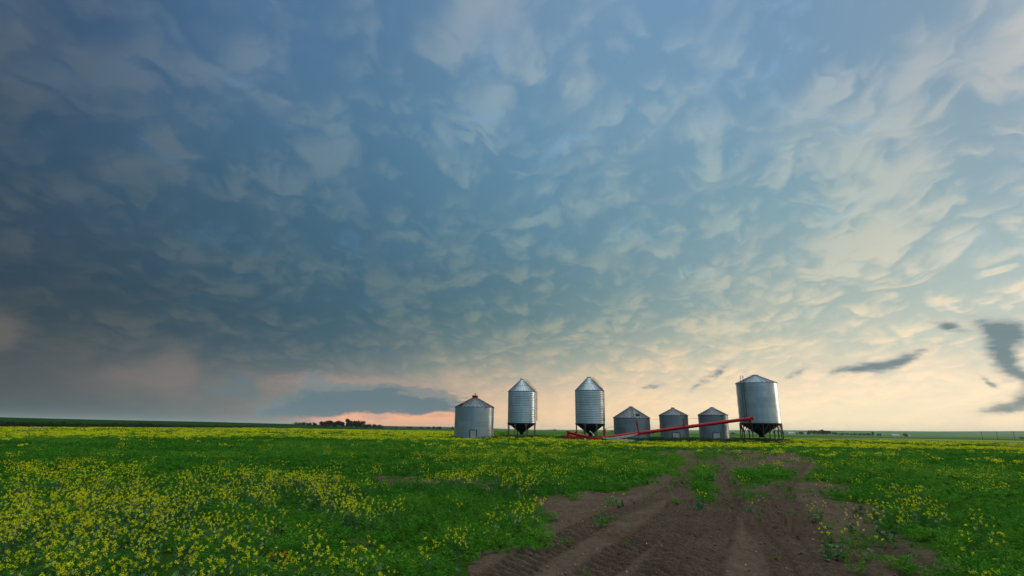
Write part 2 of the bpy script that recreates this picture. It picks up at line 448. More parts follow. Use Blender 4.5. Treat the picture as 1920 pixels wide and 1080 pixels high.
def smooth_line(P):
    t = np.arange(len(P)); q = np.linspace(0, len(P) - 1, (len(P) - 1) * 6 + 1)
    # Catmull-Rom through the points
    out = []
    for u in q:
        i = min(int(u), len(P) - 2); f = u - i
        p0, p1, p2, p3 = P[max(i - 1, 0)], P[i], P[i + 1], P[min(i + 2, len(P) - 1)]
        out.append(.5 * ((2 * p1) + (p2 - p0) * f + (2 * p0 - 5 * p1 + 4 * p2 - p3) * f * f + (3 * p1 - p0 - 3 * p2 + p3) * f ** 3))
    return np.array(out)
TRKS = [(smooth_line(P), w, d) for P, w, d in TRKG]

def tracks(x, y):
    dz_ = np.zeros(len(x)); near = np.zeros(len(x))
    for k, (P, w, dep) in enumerate(TRKS):
        best = np.full(len(x), 9e9); bs = np.zeros(len(x)); sgn = np.zeros(len(x)); s0 = 0
        for i in range(len(P) - 1):
            a = P[i]; b = P[i + 1]; v = b - a; ln = math.hypot(*v) + 1e-9; v = v / ln
            u = (x - a[0]) * v[0] + (y - a[1]) * v[1]; uc = np.clip(u, 0, ln)
            ex = x - a[0] - uc * v[0]; ey = y - a[1] - uc * v[1]; d = np.hypot(ex, ey)
            m = d < best
            best = np.where(m, d, best); bs = np.where(m, s0 + uc, bs); sgn = np.where(m, np.sign(ex * v[1] - ey * v[0]), sgn)
            s0 += ln
        q = best / (w * .5)
        wear = .45 + .9 * fbm(bs * .35 + k * 7, np.full(len(x), k * 3.7), 41, 3)
        trough = -dep * .6 * (1 - sstep(.75, 1.15, q)) + dep * .32 * np.exp(-((q - 1.35) / .28) ** 2)
        lug = np.sin(2 * PI * (bs / .19 + sgn * .0 + best * sgn * 1.1 / .19 * .5))
        lugs = .050 * np.clip(lug * 2.6, -1, .7) * (1 - sstep(.8, 1.1, q))
        dz_ += (trough + lugs) * wear
        near = np.maximum(near, (1 - sstep(.9, 1.5, q)) * np.clip(wear, 0, 1))
    return dz_, near

# ------------------------------------------------------------------ materials
MATS = {}
def material(name):
    m = bpy.data.materials.new(name); m.use_nodes = True
    nt = m.node_tree; MATS[name] = m
    return m, nt, nt.nodes['Principled BSDF']

def attr(nt, name):
    n = nt.nodes.new('ShaderNodeAttribute'); n.attribute_name = name
    return n

def simple(name, col, rough=.6, metal=0., var=.18, vscale=3.0, bump=0., bscale=30.):
    m, nt, p = material(name)
    g = nt.nodes.new('ShaderNodeTexCoord')
    f, _ = noise(nt, g.outputs['Object'], vscale, 5, .6)
    a = tuple(c * (1 - var) for c in col); b = tuple(min(1, c * (1 + var)) for c in col)
    nt.links.new(ramp(nt, f, [(.3, a), (.7, b)]), p.inputs['Base Color'])
    p.inputs['Roughness'].default_value = rough; p.inputs['Metallic'].default_value = metal
    if bump:
        f2, _ = noise(nt, g.outputs['Object'], bscale, 4, .6)
        bn = nt.nodes.new('ShaderNodeBump'); bn.inputs['Strength'].default_value = bump; bn.inputs['Distance'].default_value = .02
        nt.links.new(f2.k, bn.inputs['Height']); nt.links.new(bn.outputs[0], p.inputs['Normal'])
    return m

def galv(name, col, rough, metal=.8, stain=(.30, .29, .27), amt=.35):
    m, nt, p = material(name)
    g = nt.nodes.new('ShaderNodeTexCoord')
    sp = nt.nodes.new('ShaderNodeSeparateXYZ'); nt.links.new(g.outputs['Object'], sp.inputs[0])
    X, Y, Z = (E(nt, sp.outputs[i]) for i in range(3))
    f, _ = noise(nt, vec(nt, X * 1.0, Y * 1.0, Z * .22), 1.6, 5, .6)       # streaks down the sheets
    f2, _ = noise(nt, g.outputs['Object'], 9, 3, .6)                       # spangle and grime
    # sheet to sheet difference: rings 0.9 m tall, sheets about 2.6 m long
    ang = X.atan2(Y) * 1.35
    ring = (Z * 1.08)._m('FLOOR')
    wn = nt.nodes.new('ShaderNodeTexWhiteNoise'); wn.noise_dimensions = '2D'
    nt.links.new(vec(nt, (ang + ring * .5)._m('FLOOR'), ring), wn.inputs['Vector'])
    sh = E(nt, wn.outputs['Value'])
    v = (f - .5) * .5 + (f2 - .5) * .25 + (sh - .5) * .34 + .5
    c0 = tuple(c * .80 for c in col); c1 = tuple(min(1, c * 1.15) for c in col)
    base = ramp(nt, v, [(.25, c0), (.75, c1)])
    f3, _ = noise(nt, vec(nt, X * 1.6, Y * 1.6, Z * .14), 1.1, 5, .65)
    base = mix(nt, f3.ss(.56, .80) * amt, base, stain)
    nt.links.new(base, p.inputs['Base Color'])
    nt.links.new(v.lr(.2, .8, rough + .08, rough - .06).k, p.inputs['Roughness'])
    p.inputs['Metallic'].default_value = metal
    return m

# ------------------------------------------------------------------ mesh building helpers
class MB:
    def __init__(s): s.v = []; s.f = []; s.sm = []
    def add(s, verts, faces, smooth=False):
        o = len(s.v); s.v += [tuple(v) for v in verts]; s.f += [tuple(i + o for i in f) for f in faces]; s.sm += [smooth] * len(faces)
    def box(s, c, size, rot=None):
        R = rot or Matrix.Identity(3); h = Vector(size) / 2
        vs = [Vector(c) + R @ Vector((sx * h.x, sy * h.y, sz * h.z)) for sx in (-1, 1) for sy in (-1, 1) for sz in (-1, 1)]
        s.add(vs, [(0, 1, 3, 2), (4, 6, 7, 5), (0, 4, 5, 1), (2, 3, 7, 6), (0, 2, 6, 4), (1, 5, 7, 3)])
    def bar(s, a, b, w, t=None, up=(0, 0, 1)):
        a = Vector(a); b = Vector(b); d = b - a; L = d.length; d = d / L
        u = Vector(up); x = d.cross(u)
        if x.length < 1e-4: x = d.cross(Vector((0, 1, 0)))
        x.normalize(); z = x.cross(d)
        s.box((a + b) / 2, (w, L, t or w), Matrix((x, d, z)).transposed())
    def tube(s, a, b, r, r2=None, n=12, cap=True):
        a = Vector(a); b = Vector(b); d = (b - a).normalized(); r2 = r if r2 is None else r2
        x = d.cross(Vector((0, 0, 1)))
        if x.length < 1e-4: x = Vector((1, 0, 0))
        x.normalize(); y = d.cross(x)
        vs = [];
        for (p, q) in ((a, r), (b, r2)):
            for i in range(n):
                t = 2 * PI * i / n; vs.append(p + (x * math.cos(t) + y * math.sin(t)) * q)
        s.add(vs, [(i, (i + 1) % n, n + (i + 1) % n, n + i) for i in range(n)], True)
        if cap:
            s.add(vs[:n], [tuple(range(n))[::-1]]); s.add(vs[n:], [tuple(range(n))])
    def lathe(s, prof, n=64, c=(0, 0, 0), smooth=True, close=False):
        vs = [(c[0] + r * math.cos(2 * PI * i / n), c[1] + r * math.sin(2 * PI * i / n), c[2] + z) for r, z in prof for i in range(n)]
        m = len(prof)
        s.add(vs, [(k * n + i, k * n + (i + 1) % n, (k + 1) * n + (i + 1) % n, (k + 1) * n + i) for k in range(m - 1) for i in range(n)], smooth)
        if close:
            s.add(vs[:n], [tuple(range(n))[::-1]]); s.add(vs[-n:], [tuple(range(n))])
    def build(s, name, mat, parent=None, loc=(0, 0, 0)):
        me = bpy.data.meshes.new(name); me.from_pydata(s.v, [], s.f); me.validate(); me.update()
        if len(me.polygons) == len(s.sm): me.polygons.foreach_set('use_smooth', s.sm)
        me.materials.append(mat)
        o = bpy.data.objects.new(name, me); COL.objects.link(o); o.location = loc
        if parent: o.parent = parent
        return o

def tag(o, label, cat, group=None, kind=None):
    if label: o['label'] = label
    if cat: o['category'] = cat
    if group: o['group'] = group
    if kind: o['kind'] = kind
    return o

def thing(name, loc, label, cat, group=None, rz=0):
    o = bpy.data.objects.new(name, None); COL.objects.link(o); o.location = loc; o.rotation_euler.z = rz
    o.empty_display_size = .3
    return tag(o, label, cat, group)

def np_mesh(name, V, tri, mat, attrs=None, smooth=False):
    """V (n,3); tri (m,k) faces all of the same size"""
    me = bpy.data.meshes.new(name); n = len(V); m, k = tri.shape
    me.vertices.add(n); me.vertices.foreach_set('co', np.ascontiguousarray(V, np.float32).ravel())
    me.loops.add(m * k); me.loops.foreach_set('vertex_index', np.ascontiguousarray(tri, np.int32).ravel())
    me.polygons.add(m); me.polygons.foreach_set('loop_start', np.arange(0, m * k, k, dtype=np.int32))
    if smooth: me.polygons.foreach_set('use_smooth', np.ones(m, bool))
    me.update(calc_edges=True)
    for an, av in (attrs or {}).items():
        a = me.attributes.new(an, 'FLOAT', 'POINT'); a.data.foreach_set('value', np.ascontiguousarray(av, np.float32))
    me.materials.append(mat)
    o = bpy.data.objects.new(name, me); COL.objects.link(o)
    return o

# ------------------------------------------------------------------ ground: one sheet to the horizon
azs = np.concatenate([np.linspace(-.95, .95, 860), np.linspace(.95, 2 * PI - .95, 90)[1:-1]])
rs = np.concatenate([[.3, 1.5, 3.0], np.geomspace(4.2, 34, 400), np.geomspace(34, 160, 170)[1:], np.geomspace(160, 11000, 190)[1:]])
A, Rr = np.meshgrid(azs, rs)
gx = (np.sin(A) * Rr).ravel(); gy = (np.cos(A) * Rr).ravel()
gz = terrain(gx, gy)
dirt = np.zeros(len(gx)); trk = np.zeros(len(gx))
fm = (Rr.ravel() < 130) & (np.abs(A.ravel()) < .96)
dirt[fm] = soil_mask(gx[fm], gy[fm])
tm = fm & (Rr.ravel() < 75)
tz, tn = tracks(gx[tm], gy[tm])
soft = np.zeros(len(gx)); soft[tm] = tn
gz[tm] += tz * (.25 + .75 * dirt[tm])
clod = (fbm(gx[tm] * 8, gy[tm] * 8, 51, 4) - .5) * .065 + (fbm(gx[tm] * 1.5, gy[tm] * 1.5, 55, 3) - .5) * .07
gz[tm] += clod * dirt[tm]
nA = len(azs); nR = len(rs)
ii = np.arange(nR - 1)[:, None] * nA; jj = np.arange(nA)[None, :]; j2 = (jj + 1) % nA
quads = np.stack([ii + jj, ii + j2, ii + nA + j2, ii + nA + jj], -1).reshape(-1, 4)[:, ::-1]
gm, nt, p = material('ground')
g = nt.nodes.new('ShaderNodeTexCoord'); geo = nt.nodes.new('ShaderNodeNewGeometry')
sp = nt.nodes.new('ShaderNodeSeparateXYZ'); nt.links.new(geo.outputs['Position'], sp.inputs[0])
X, Y = E(nt, sp.outputs[0]), E(nt, sp.outputs[1])
R_ = (X * X + Y * Y)._m('SQRT')
pv = geo.outputs['Position']
n1, _ = noise(nt, pv, .9, 6, .62); n2, _ = noise(nt, pv, 13, 7, .72); n3, _ = noise(nt, pv, 60, 3, .6)
soil = ramp(nt, n1 * .40 + n2 * .60, [(.32, (.052, .037, .028)), (.50, (.098, .073, .057)), (.68, (.150, .115, .092))])
soil = mix(nt, n3.ss(.60, .72) * .35, soil, (.17, .13, .105))
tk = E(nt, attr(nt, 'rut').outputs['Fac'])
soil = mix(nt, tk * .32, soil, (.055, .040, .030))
g1, _ = noise(nt, pv, .35, 5, .6)
under = ramp(nt, g1 * .5 + n2 * .5, [(.3, (.020, .055, .008)), (.7, (.036, .100, .010))])
D = E(nt, attr(nt, 'soil').outputs['Fac'])
near_c = mix(nt, D, under, soil)
# farmland beyond the yard: parcels of differing crops, and strips of flowering rape
vc = nt.nodes.new('ShaderNodeTexVoronoi'); vc.distance = 'CHEBYCHEV'; vc.voronoi_dimensions = '2D'
nt.links.new(vec(nt, X * .0011, Y * .0022), vc.inputs['Vector']); vc.inputs['Scale'].default_value = 1.0; vc.inputs['Randomness'].default_value = .7
sv = nt.nodes.new('ShaderNodeSeparateColor'); nt.links.new(vc.outputs['Color'], sv.inputs[0])
par = ramp(nt, E(nt, sv.outputs[0]), [(0, (.040, .105, .016)), (.35, (.055, .135, .022)), (.6, (.09, .15, .045)), (.8, (.13, .165, .08)), (1, (.045, .11, .02))])
fstr, _ = noise(nt, vec(nt, X * .02, Y * .08), 1, 4, .6)
par = mix(nt, (fstr - .5) * .5 + .15, par, (.03, .07, .02))
can = E(nt, attr(nt, 'bloom').outputs['Fac'])
fy, _ = noise(nt, pv, .5, 4, .7)
par = mix(nt, X.ss(-220, -30, .92, 0), par, (.005, .034, .004))
par = mix(nt, can * fy.ss(.30, .62), par, (.36, .36, .008))
col = mix(nt, R_.ss(150, 270), near_c, par)
nt.links.new(col, p.inputs['Base Color'])
p.inputs['Roughness'].default_value = 1; p.inputs['Specular IOR Level'].default_value = 0
bn = nt.nodes.new('ShaderNodeBump'); bn.inputs['Strength'].default_value = 1.0; bn.inputs['Distance'].default_value = .06
nt.links.new((n2 * .6 + n3 * .4 ).k, bn.inputs['Height']); nt.links.new(bn.outputs[0], p.inputs['Normal'])

rr = Rr.ravel(); aa = A.ravel()
gpx, gpy, gzz = px_of(gx, gy, gz)
a1 = azel(1470, 815)[0]
bloom = sstep(300, 345, rr) * (1 - sstep(400, 460, rr)) * sstep(a1, a1 + .25, aa) * .9       # a strip of rape in the next field
bloom = np.maximum(bloom, .28 * sstep(150, 170, rr) * (1 - sstep(255, 300, rr)) * (1 - sstep(-.15, -.02, aa)))
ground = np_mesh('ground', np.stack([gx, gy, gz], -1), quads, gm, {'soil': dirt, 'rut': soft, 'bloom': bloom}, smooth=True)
tag(ground, 'green field with bare brown soil and wheel ruts, running out to low hills', 'ground', kind='structure')
# ------------------------------------------------------------------ grain bins
M_OLD = galv('weathered_steel', (.24, .295, .345), .48, .75)
M_NEW = galv('bright_steel', (.37, .45, .52), .36, .85, amt=.2)
M_CORR = galv('corrugated_steel', (.47, .57, .65), .33, .85, amt=.25)
M_BIG = galv('new_steel', (.47, .56, .63), .34, .9, amt=.15)
M_ROOF = galv('roof_steel', (.12, .145, .17), .55, .7, amt=.3)
M_ROOFB = galv('pale_roof_steel', (.22, .28, .33), .45, .8, amt=.2)
M_SHADED = simple('shade_painted_steel', (.022, .022, .024), .6, .4)  # hopper cones: galvanised steel, with the shade beneath the bin put into the colour
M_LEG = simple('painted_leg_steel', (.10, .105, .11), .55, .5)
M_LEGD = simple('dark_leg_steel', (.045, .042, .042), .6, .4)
M_REDCAP = simple('red_cap_paint', (.36, .035, .040), .5)
M_RUST = simple('rusty_cap', (.34, .085, .040), .7)
M_YELLOW = simple('yellow_cap_paint', (.42, .24, .05), .6)
M_BLACK = simple('opening', (.008, .008, .009), .9)
M_PALE = simple('pale_door', (.40, .43, .46), .5, .1)
M_RUNG = simple('galvanised_rung', (.075, .08, .085), .5, .6)

def bin_px(xl, xr, xbase, ybase, yeave, ytop, Y):
    c = at(xbase, ybase, Y)
    x0 = at(xl, yeave, Y).x; x1 = at(xr, yeave, Y).x
    R = (x1 - x0) / 2
    z0 = float(terrain(c.x, Y)) - .03
    cx = at((xl + xr) / 2, yeave, Y).x
    return Vector((cx, Y, z0)), R, at((xl + xr) / 2, yeave, Y).z - z0, at((xl + xr) / 2, ytop, Y).z - z0

def ground_dir(loc, dang):
    """unit vectors outward / sideways on the wall; dang is measured from the side facing the camera, + to the right"""
    a = math.atan2(-loc.y, -loc.x) + dang
    return Vector((math.cos(a), math.sin(a), 0)), Vector((-math.sin(a), math.cos(a), 0))

def wall_smooth(R, h0, h1, rings=.92, seams=10, seed=0):
    mb = MB(); prof = []; z = h0; rn = random.Random(seed)
    n = max(2, round((h1 - h0) / rings)); hh = (h1 - h0) / n
    for i in range(n):
        a = h0 + i * hh
        mb.lathe([(R - .004 * (i % 2), a), (R - .004 * (i % 2), a + hh)], 72)
        if i < n - 1: mb.lathe([(R - .01, a + hh - .05), (R + .022, a + hh - .05), (R + .022, a + hh + .005), (R - .01, a + hh + .005)], 72, smooth=False)
    for i in range(n):
        for k in range(seams):
            t = 2 * PI * (k + .5 * (i % 2)) / seams + .3
            o = Vector((math.cos(t), math.sin(t), 0)); s = Vector((-o.y, o.x, 0))
            mb.box(o * (R + .004) + Vector((0, 0, h0 + (i + .5) * hh)), (.03, .09, hh - .08), Matrix((o, s, Vector((0, 0, 1)))).transposed())
    return mb

def wall_corr(R, h0, h1, pitch=.30, amp=.014):
    mb = MB(); n = round((h1 - h0) / pitch); p = (h1 - h0) / n; prof = []
    for i in range(n * 8 + 1):
        z = h0 + i * p / 8
        prof.append((R + amp * math.cos(2 * PI * i / 8), z))
    mb.lathe(prof, 72)
    return mb

def roof(R, h1, h2, rc, ribs=28, mid=None, lip=.10):
    mb = MB()
    prof = [(R - .02, h1 - .015), (R + lip, h1 - .03), (R + lip + .01, h1 + .02), (R + lip - .03, h1 + .05)]
    if mid:
        rm = R + lip + (rc - R - lip) * mid; zm = h1 + .05 + (h2 - h1 - .05) * mid
        prof += [(rm + .05, zm - .03), (rm + .06, zm + .035), (rm - .03, zm + .05)]
    prof += [(rc, h2)]
    mb.lathe(prof, ribs, smooth=False)
    a0 = Vector((R + lip - .03, 0, h1 + .05)); a1 = Vector((rc, 0, h2))
    for k in range(ribs):
        t = 2 * PI * k / ribs; R3 = Matrix.Rotation(t, 3, 'Z')
        mb.bar(R3 @ (a0 + Vector((0, 0, .02))), R3 @ (a1 + Vector((0, 0, .02))), .11, .10, up=R3 @ Vector((0, 0, 1)))
    return mb

def cap(rc, h2, hgt, flare=1.12):
    mb = MB(); mb.lathe([(rc + .01, h2 - .10), (rc + .02, h2 + hgt * .72), (rc * flare + .02, h2 + hgt * .74), (rc * flare + .02, h2 + hgt * .9), (rc * .6, h2 + hgt)], 28)
    mb.lathe([(rc * .6, h2 + hgt), (.01, h2 + hgt + .02)], 28)
    return mb

def ladder(o, s, rad, z0, z1, w=.50, rungs=.36, rail=.065, extra=0.):
    mb = MB()
    for q in (-1, 1):
        mb.bar(o * rad + s * (q * w / 2) + Vector((0, 0, z0)), o * rad + s * (q * w / 2) + Vector((0, 0, z1 + extra)), rail)
    z = z0 + .2
    while z < z1:
        mb.bar(o * rad - s * (w / 2) + Vector((0, 0, z)), o * rad + s * (w / 2) + Vector((0, 0, z)), .045); z += rungs
    z = z0 + .5
    while z < z1 - .2:
        for q in (-1, 1):
            mb.bar(o * (rad - .20) + s * (q * w / 2) + Vector((0, 0, z)), o * rad + s * (q * w / 2) + Vector((0, 0, z)), .03)
        z += 1.6
    return mb

def flat_bin(name, spec, label, mw, mc, capm, capw, caph, doors, hatch=None, ladder_roof=None, pipe=False, seed=0):
    loc, R, he, ht = bin_px(*spec)
    t = thing(name, loc, label, 'grain bin', 'flat bottomed steel grain bins in the yard')
    rc = capw / 2
    wall_smooth(R - .08, 0, he, seed=seed).build('wall', mw, t)
    h2 = ht - caph
    rf = roof(R - .08, he, h2, rc).build('roof', mc, t)
    cp = cap(rc, h2, caph).build('cap', capm, rf)
    if pipe:
        mb = MB(); mb.tube((.02, 0, ht - .02), (.02, 0, ht + .32), .075); mb.tube((.02, 0, ht + .30), (.02, 0, ht + .36), .10); mb.build('vent_pipe', M_RUNG, rf)
    for (da, w, h, fr) in doors:
        o, s = ground_dir(loc, da); R3 = Matrix((o, s, Vector((0, 0, 1)))).transposed(); rr_ = R - .08
        mb = MB(); mb.box(o * (rr_ + .02) + Vector((0, 0, .12 + h / 2)), (.10, w, h), R3)
        for q in (-.25, .25): mb.box(o * (rr_ + .075) + Vector((0, 0, .12 + h * (.5 + q))), (.02, w - .12, .05), R3)
        d = mb.build('door', M_PALE, t)
        mb = MB()
        for q in (-1, 1): mb.box(o * (rr_ + .045) + s * (q * (w / 2 + .09)) + Vector((0, 0, .10 + h / 2)), (.16, .13, h + .08), R3)
        mb.box(o * (rr_ + .045) + Vector((0, 0, .14 + h + .05)), (.16, w + .3, .08), R3)
        mb.build('door_frame', fr, d)
        mb = MB(); mb.box(o * (rr_ + .10) + s * (w * .12) + Vector((0, 0, .12 + h * .55)), (.05, .16, .10), R3)
        mb.build('handle', simple('zinc_handle', (.7, .7, .7), .3, .8), d)
    if hatch:
        da, f, w = hatch
        o, s = ground_dir(loc, da)
        pr = (R) + (rc - R) * f; pz = he + .06 + (h2 - he) * f
        slope = (o * (rc - R) + Vector((0, 0, h2 - he))).normalized(); nn = slope.cross(s).normalized()
        if nn.z < 0: nn = -nn
        R3 = Matrix((slope, s, nn)).transposed()
        mb = MB(); mb.box(o * pr + Vector((0, 0, pz)) + nn * .06, (w * .9, w, .16), R3)
        mb.build('roof_hatch', M_BLACK, rf)
    if ladder_roof is not None:
        o, s = ground_dir(loc, ladder_roof)
        mb = MB(); a = o * (R - .1) + Vector((0, 0, he + .16)); b = o * (rc + .2) + Vector((0, 0, h2 + .06))
        for q in (-1, 1): mb.bar(a + s * q * .22, b + s * q * .22, .04)
        for k in range(9):
            u = a.lerp(b, (k + .5) / 9); mb.bar(u - s * .22, u + s * .22, .04)
        mb.build('roof_ladder', M_RUNG, rf)
    return t

flat_bin('grain_bin', (853, 927, 889, 818, 764.3, 741.2, 92), 'widest flat bottomed grain bin, with red roof cap and pale door', M_NEW, M_ROOF, M_REDCAP, .95, .50,
         [(-.03, .92, 1.20, M_LEGD)], hatch=(-.95, .18, .75), pipe=True, seed=1)
flat_bin('grain_bin', (1150, 1218, 1185, 822, 784.2, 762, 97), 'low wide grain bin with dark open roof hatch, behind the red auger mast', M_OLD, M_ROOF, M_LEG, .70, .20,
         [], hatch=(.42, .22, .62), ladder_roof=.08, seed=2)
flat_bin('grain_bin', (1236, 1289, 1263, 823, 779.6, 764, 98), 'small grain bin with yellow roof cap, between two others and crossed by the auger', M_OLD, M_ROOF, M_YELLOW, .62, .26,
         [(.10, 1.15, 1.15, M_RUNG)], seed=3)
flat_bin('grain_bin', (1309.5, 1363, 1338, 823, 779, 763.3, 98), 'small grain bin with brownish cap, next to the tall leaning hopper bin', M_OLD, M_ROOF, M_YELLOW, .60, .18,
         [(.16, 1.15, 1.20, M_RUNG)], seed=4)

def hopper_bin(spec, ybody, ytip, label, corr, nlegs, legm, legr, capm, capw, caph, ladd, mid=None, rail_up=0., ring=False, braces=False, vent=False):
    loc, R, he, ht = bin_px(*spec)
    Y = spec[6]; px = (spec[0] + spec[1]) / 2
    zb = at(px, ybody, Y).z - loc.z; zt = at(px, ytip, Y).z - loc.z
    t = thing('hopper_bin', loc, label, 'grain bin', 'hopper bottomed steel grain bins on legs')
    rw = R - (.06 if corr else .10)
    (wall_corr(rw, zb, he) if corr else wall_smooth(rw, zb, he, rings=1.02, seams=9, seed=7)).build('wall', M_CORR if corr else M_BIG, t)
    rc = capw / 2; h2 = ht - caph
    rf = roof(rw, he, h2, rc, ribs=30 if corr else 22, mid=mid, lip=.05 if corr else .12).build('roof', M_ROOFB if corr else M_ROOFB, t)
    cap(rc, h2, caph).build('cap', capm, rf)
    if vent:
        mb = MB(); mb.tube((-.25, 0, ht - .05), (-.25, 0, ht + .22), .06); mb.build('vent_pipe', M_RUNG, rf)
    mb = MB(); mb.lathe([(rw + .05, zb + .02), (rw + .06, zb - .16), (rw - .02, zb - .18)], 64)
    mb.build('skirt_ring', M_LEG, t)
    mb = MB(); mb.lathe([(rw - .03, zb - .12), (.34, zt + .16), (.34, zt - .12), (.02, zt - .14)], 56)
    hp = mb.build('hopper', M_SHADED, t)
    mb = MB(); mb.box((0, 0, zt - .17), (.62, .62, .07)); mb.bar((.3, 0, zt - .17), (.75, 0, zt - .17), .05); mb.build('slide_gate', M_LEG, hp)
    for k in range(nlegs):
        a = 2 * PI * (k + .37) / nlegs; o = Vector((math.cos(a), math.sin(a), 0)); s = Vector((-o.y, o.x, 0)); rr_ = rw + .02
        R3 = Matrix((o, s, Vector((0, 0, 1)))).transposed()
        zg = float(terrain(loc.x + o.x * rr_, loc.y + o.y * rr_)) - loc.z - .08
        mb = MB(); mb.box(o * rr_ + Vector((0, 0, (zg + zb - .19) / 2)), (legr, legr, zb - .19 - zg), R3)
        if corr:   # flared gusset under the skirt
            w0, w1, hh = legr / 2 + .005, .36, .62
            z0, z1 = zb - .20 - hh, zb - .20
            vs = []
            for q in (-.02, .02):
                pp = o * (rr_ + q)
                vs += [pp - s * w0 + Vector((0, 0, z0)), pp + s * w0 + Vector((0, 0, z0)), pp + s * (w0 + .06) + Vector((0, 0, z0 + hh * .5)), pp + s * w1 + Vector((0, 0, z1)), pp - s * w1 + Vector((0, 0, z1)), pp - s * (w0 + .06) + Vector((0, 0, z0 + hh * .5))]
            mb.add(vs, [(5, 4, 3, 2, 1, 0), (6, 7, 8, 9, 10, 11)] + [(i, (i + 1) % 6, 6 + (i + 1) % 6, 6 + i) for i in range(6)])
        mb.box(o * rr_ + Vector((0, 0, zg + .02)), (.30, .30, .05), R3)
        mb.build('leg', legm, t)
        if braces:
            a2 = a + PI / nlegs
            mb = MB()
            for q in (-1, 1):
                aa_ = a + q * .62 * 2 * PI / nlegs * .8
                mb.bar(o * (rr_ - .02) + Vector((0, 0, zg + (zb - zg) * .45)), Vector((math.cos(aa_), math.sin(aa_), 0)) * (rw - .05) + Vector((0, 0, zb - .2)), .07)
            mb.build('brace', legm, t)
    if ring:
        zg = float(terrain(loc.x, loc.y - rw)) - loc.z
        mb = MB(); mb.lathe([(rw - .06, .26 + zg), (rw + .10, .26 + zg), (rw + .10, .38 + zg), (rw - .06, .38 + zg), (rw - .06, .26 + zg)], 64, smooth=False)
        mb.build('base_ring', legm, t)
    da, lo = ladd
    o, s = ground_dir(loc, da)
    lm = ladder(o, s, rw + .24, zb + lo, he + .1, extra=rail_up)
    # the ladder carries on up the roof
    a = o * (rw + .05) + Vector((0, 0, he + .28)); b = o * (rc + (.35 if corr else .6)) + Vector((0, 0, h2 + .05))
    for q in (-1, 1): lm.bar(a + s * q * .21, b + s * q * .21, .035)
    for k in range(8):
        u = a.lerp(b, (k + .5) / 8); lm.bar(u - s * .21, u + s * .21, .03)
    if not corr:
        for q in (-1, 1):
            lm.bar(o * (rw + .24) + s * (q * .21) + Vector((0, 0, he + rail_up)), o * (rw - .55) + s * (q * .21) + Vector((0, 0, he + .55)), .03)
    else:
        lm.bar(a + s * .21 + Vector((0, 0, .35)), b + s * .21 + Vector((0, 0, .22)), .03)
        lm.bar(a + s * .21, a + s * .21 + Vector((0, 0, .35)), .03)
    lm.build('ladder', M_RUNG, t)
    return t, loc, rw, zb

hopper_bin((952.3, 1005.3, 978, 817, 735, 710.7, 96), 793, 813, 'ribbed hopper bin with rusty cap, right beside the widest flat bottomed bin', True, 8, M_LEG, .13, M_RUST, .62, .20, (1.35, .4), mid=.5, vent=True)
hopper_bin((1077.6, 1132.4, 1105, 822, 733.5, 706.8, 93), 794, 816, 'ribbed hopper bin standing behind the low intake end of the red auger', True, 8, M_LEG, .13, M_RUST, .66, .20, (1.05, .4), mid=.5)
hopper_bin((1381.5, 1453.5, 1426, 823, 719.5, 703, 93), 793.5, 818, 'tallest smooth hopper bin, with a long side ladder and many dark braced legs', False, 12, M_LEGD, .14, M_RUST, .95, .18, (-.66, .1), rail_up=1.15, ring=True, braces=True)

# ------------------------------------------------------------------ the red grain auger
M_RED = simple('red_paint', (.33, .006, .014), .5, 0, .3, 1.5)
M_RED.node_tree.nodes['Principled BSDF'].inputs['Specular IOR Level'].default_value = .2
M_RED2 = simple('orange_red_paint', (.50, .040, .020), .45, 0, .2, 2.0)
M_CREAM = simple('cream_paint', (.46, .50, .40), .5, 0, .2, 2.0)
M_TYRE = simple('tyre_rubber', (.015, .015, .016), .85)
M_WHITE = simple('white_paint', (.68, .68, .64), .5)
AY = 86.0
ag = thing('grain_auger', Vector((at(1130, 823, AY).x, AY, 0)), 'long red grain auger on cream undercarriage, slanting up past the bins', 'grain auger')
AO = ag.location.copy()
def ap(px, py, dy=0): return at(px, py, AY + dy) - AO
mb = MB(); A0, A1 = ap(1116, 823.2), ap(1409, 784.6)
mb.tube(A0, A1, .265, n=20)
for f in (.06, .36, .62, .84): 
    c = A0.lerp(A1, f); d = (A1 - A0).normalized(); mb.tube(c - d * .05, c + d * .05, .31, n=20)
mb.tube(A1 - (A1 - A0).normalized() * .1, A1 + (A1 - A0).normalized() * .12, .29, n=20)
tubeo = mb.build('auger_tube', M_RED, ag)
mb = MB()   # discharge head: a boxy hood with a spout pointing down
c = ap(1405.5, 785.2)
mb.tube(c + Vector((0, 0, .1)), c + Vector((.06, 0, -.62)), .30, .24, n=16)
mb.box(c + Vector((.30, 0, .05)), (.5, .5, .46))
mb.build('discharge_spout', M_RED, ag)
mb = MB(); mb.tube(c + Vector((.56, 0, .10)), c + Vector((.72, 0, .10)), .10, n=12); mb.build('end_bearing', simple('pink_bearing', (.5, .3, .28), .5), ag)
def mast(pa, pb, pc, name='mast'):
    mb = MB(); b = ap(*pb)
    for off, q in ((pa, -.32), (pc, .32)):
        mb.bar(b + Vector((0, q * .5, 0)), ap(*off) + Vector((0, q, 0)), .13)
    mb.bar(b + Vector((0, -.36, -.15)), b + Vector((0, .36, -.15)), .14, .7)
    return mb.build(name, M_RED, ag)
mast((1191.5, 788), (1197, 811), (1196.4, 788)); mast((1279, 784.5), (1282, 798.5), (1283, 785)); mast((1131.5, 804), (1134, 820), (1135.5, 804.5))
mb = MB()
for q in (-.3, .3):
    pts = [ap(1133, 804.2), ap(1194, 788), ap(1281, 785), ap(1398, 783.0)]
    for a, b in zip(pts, pts[1:]): mb.tube(a + Vector((0, q, 0)), b + Vector((0, q, 0)), .012, n=6)
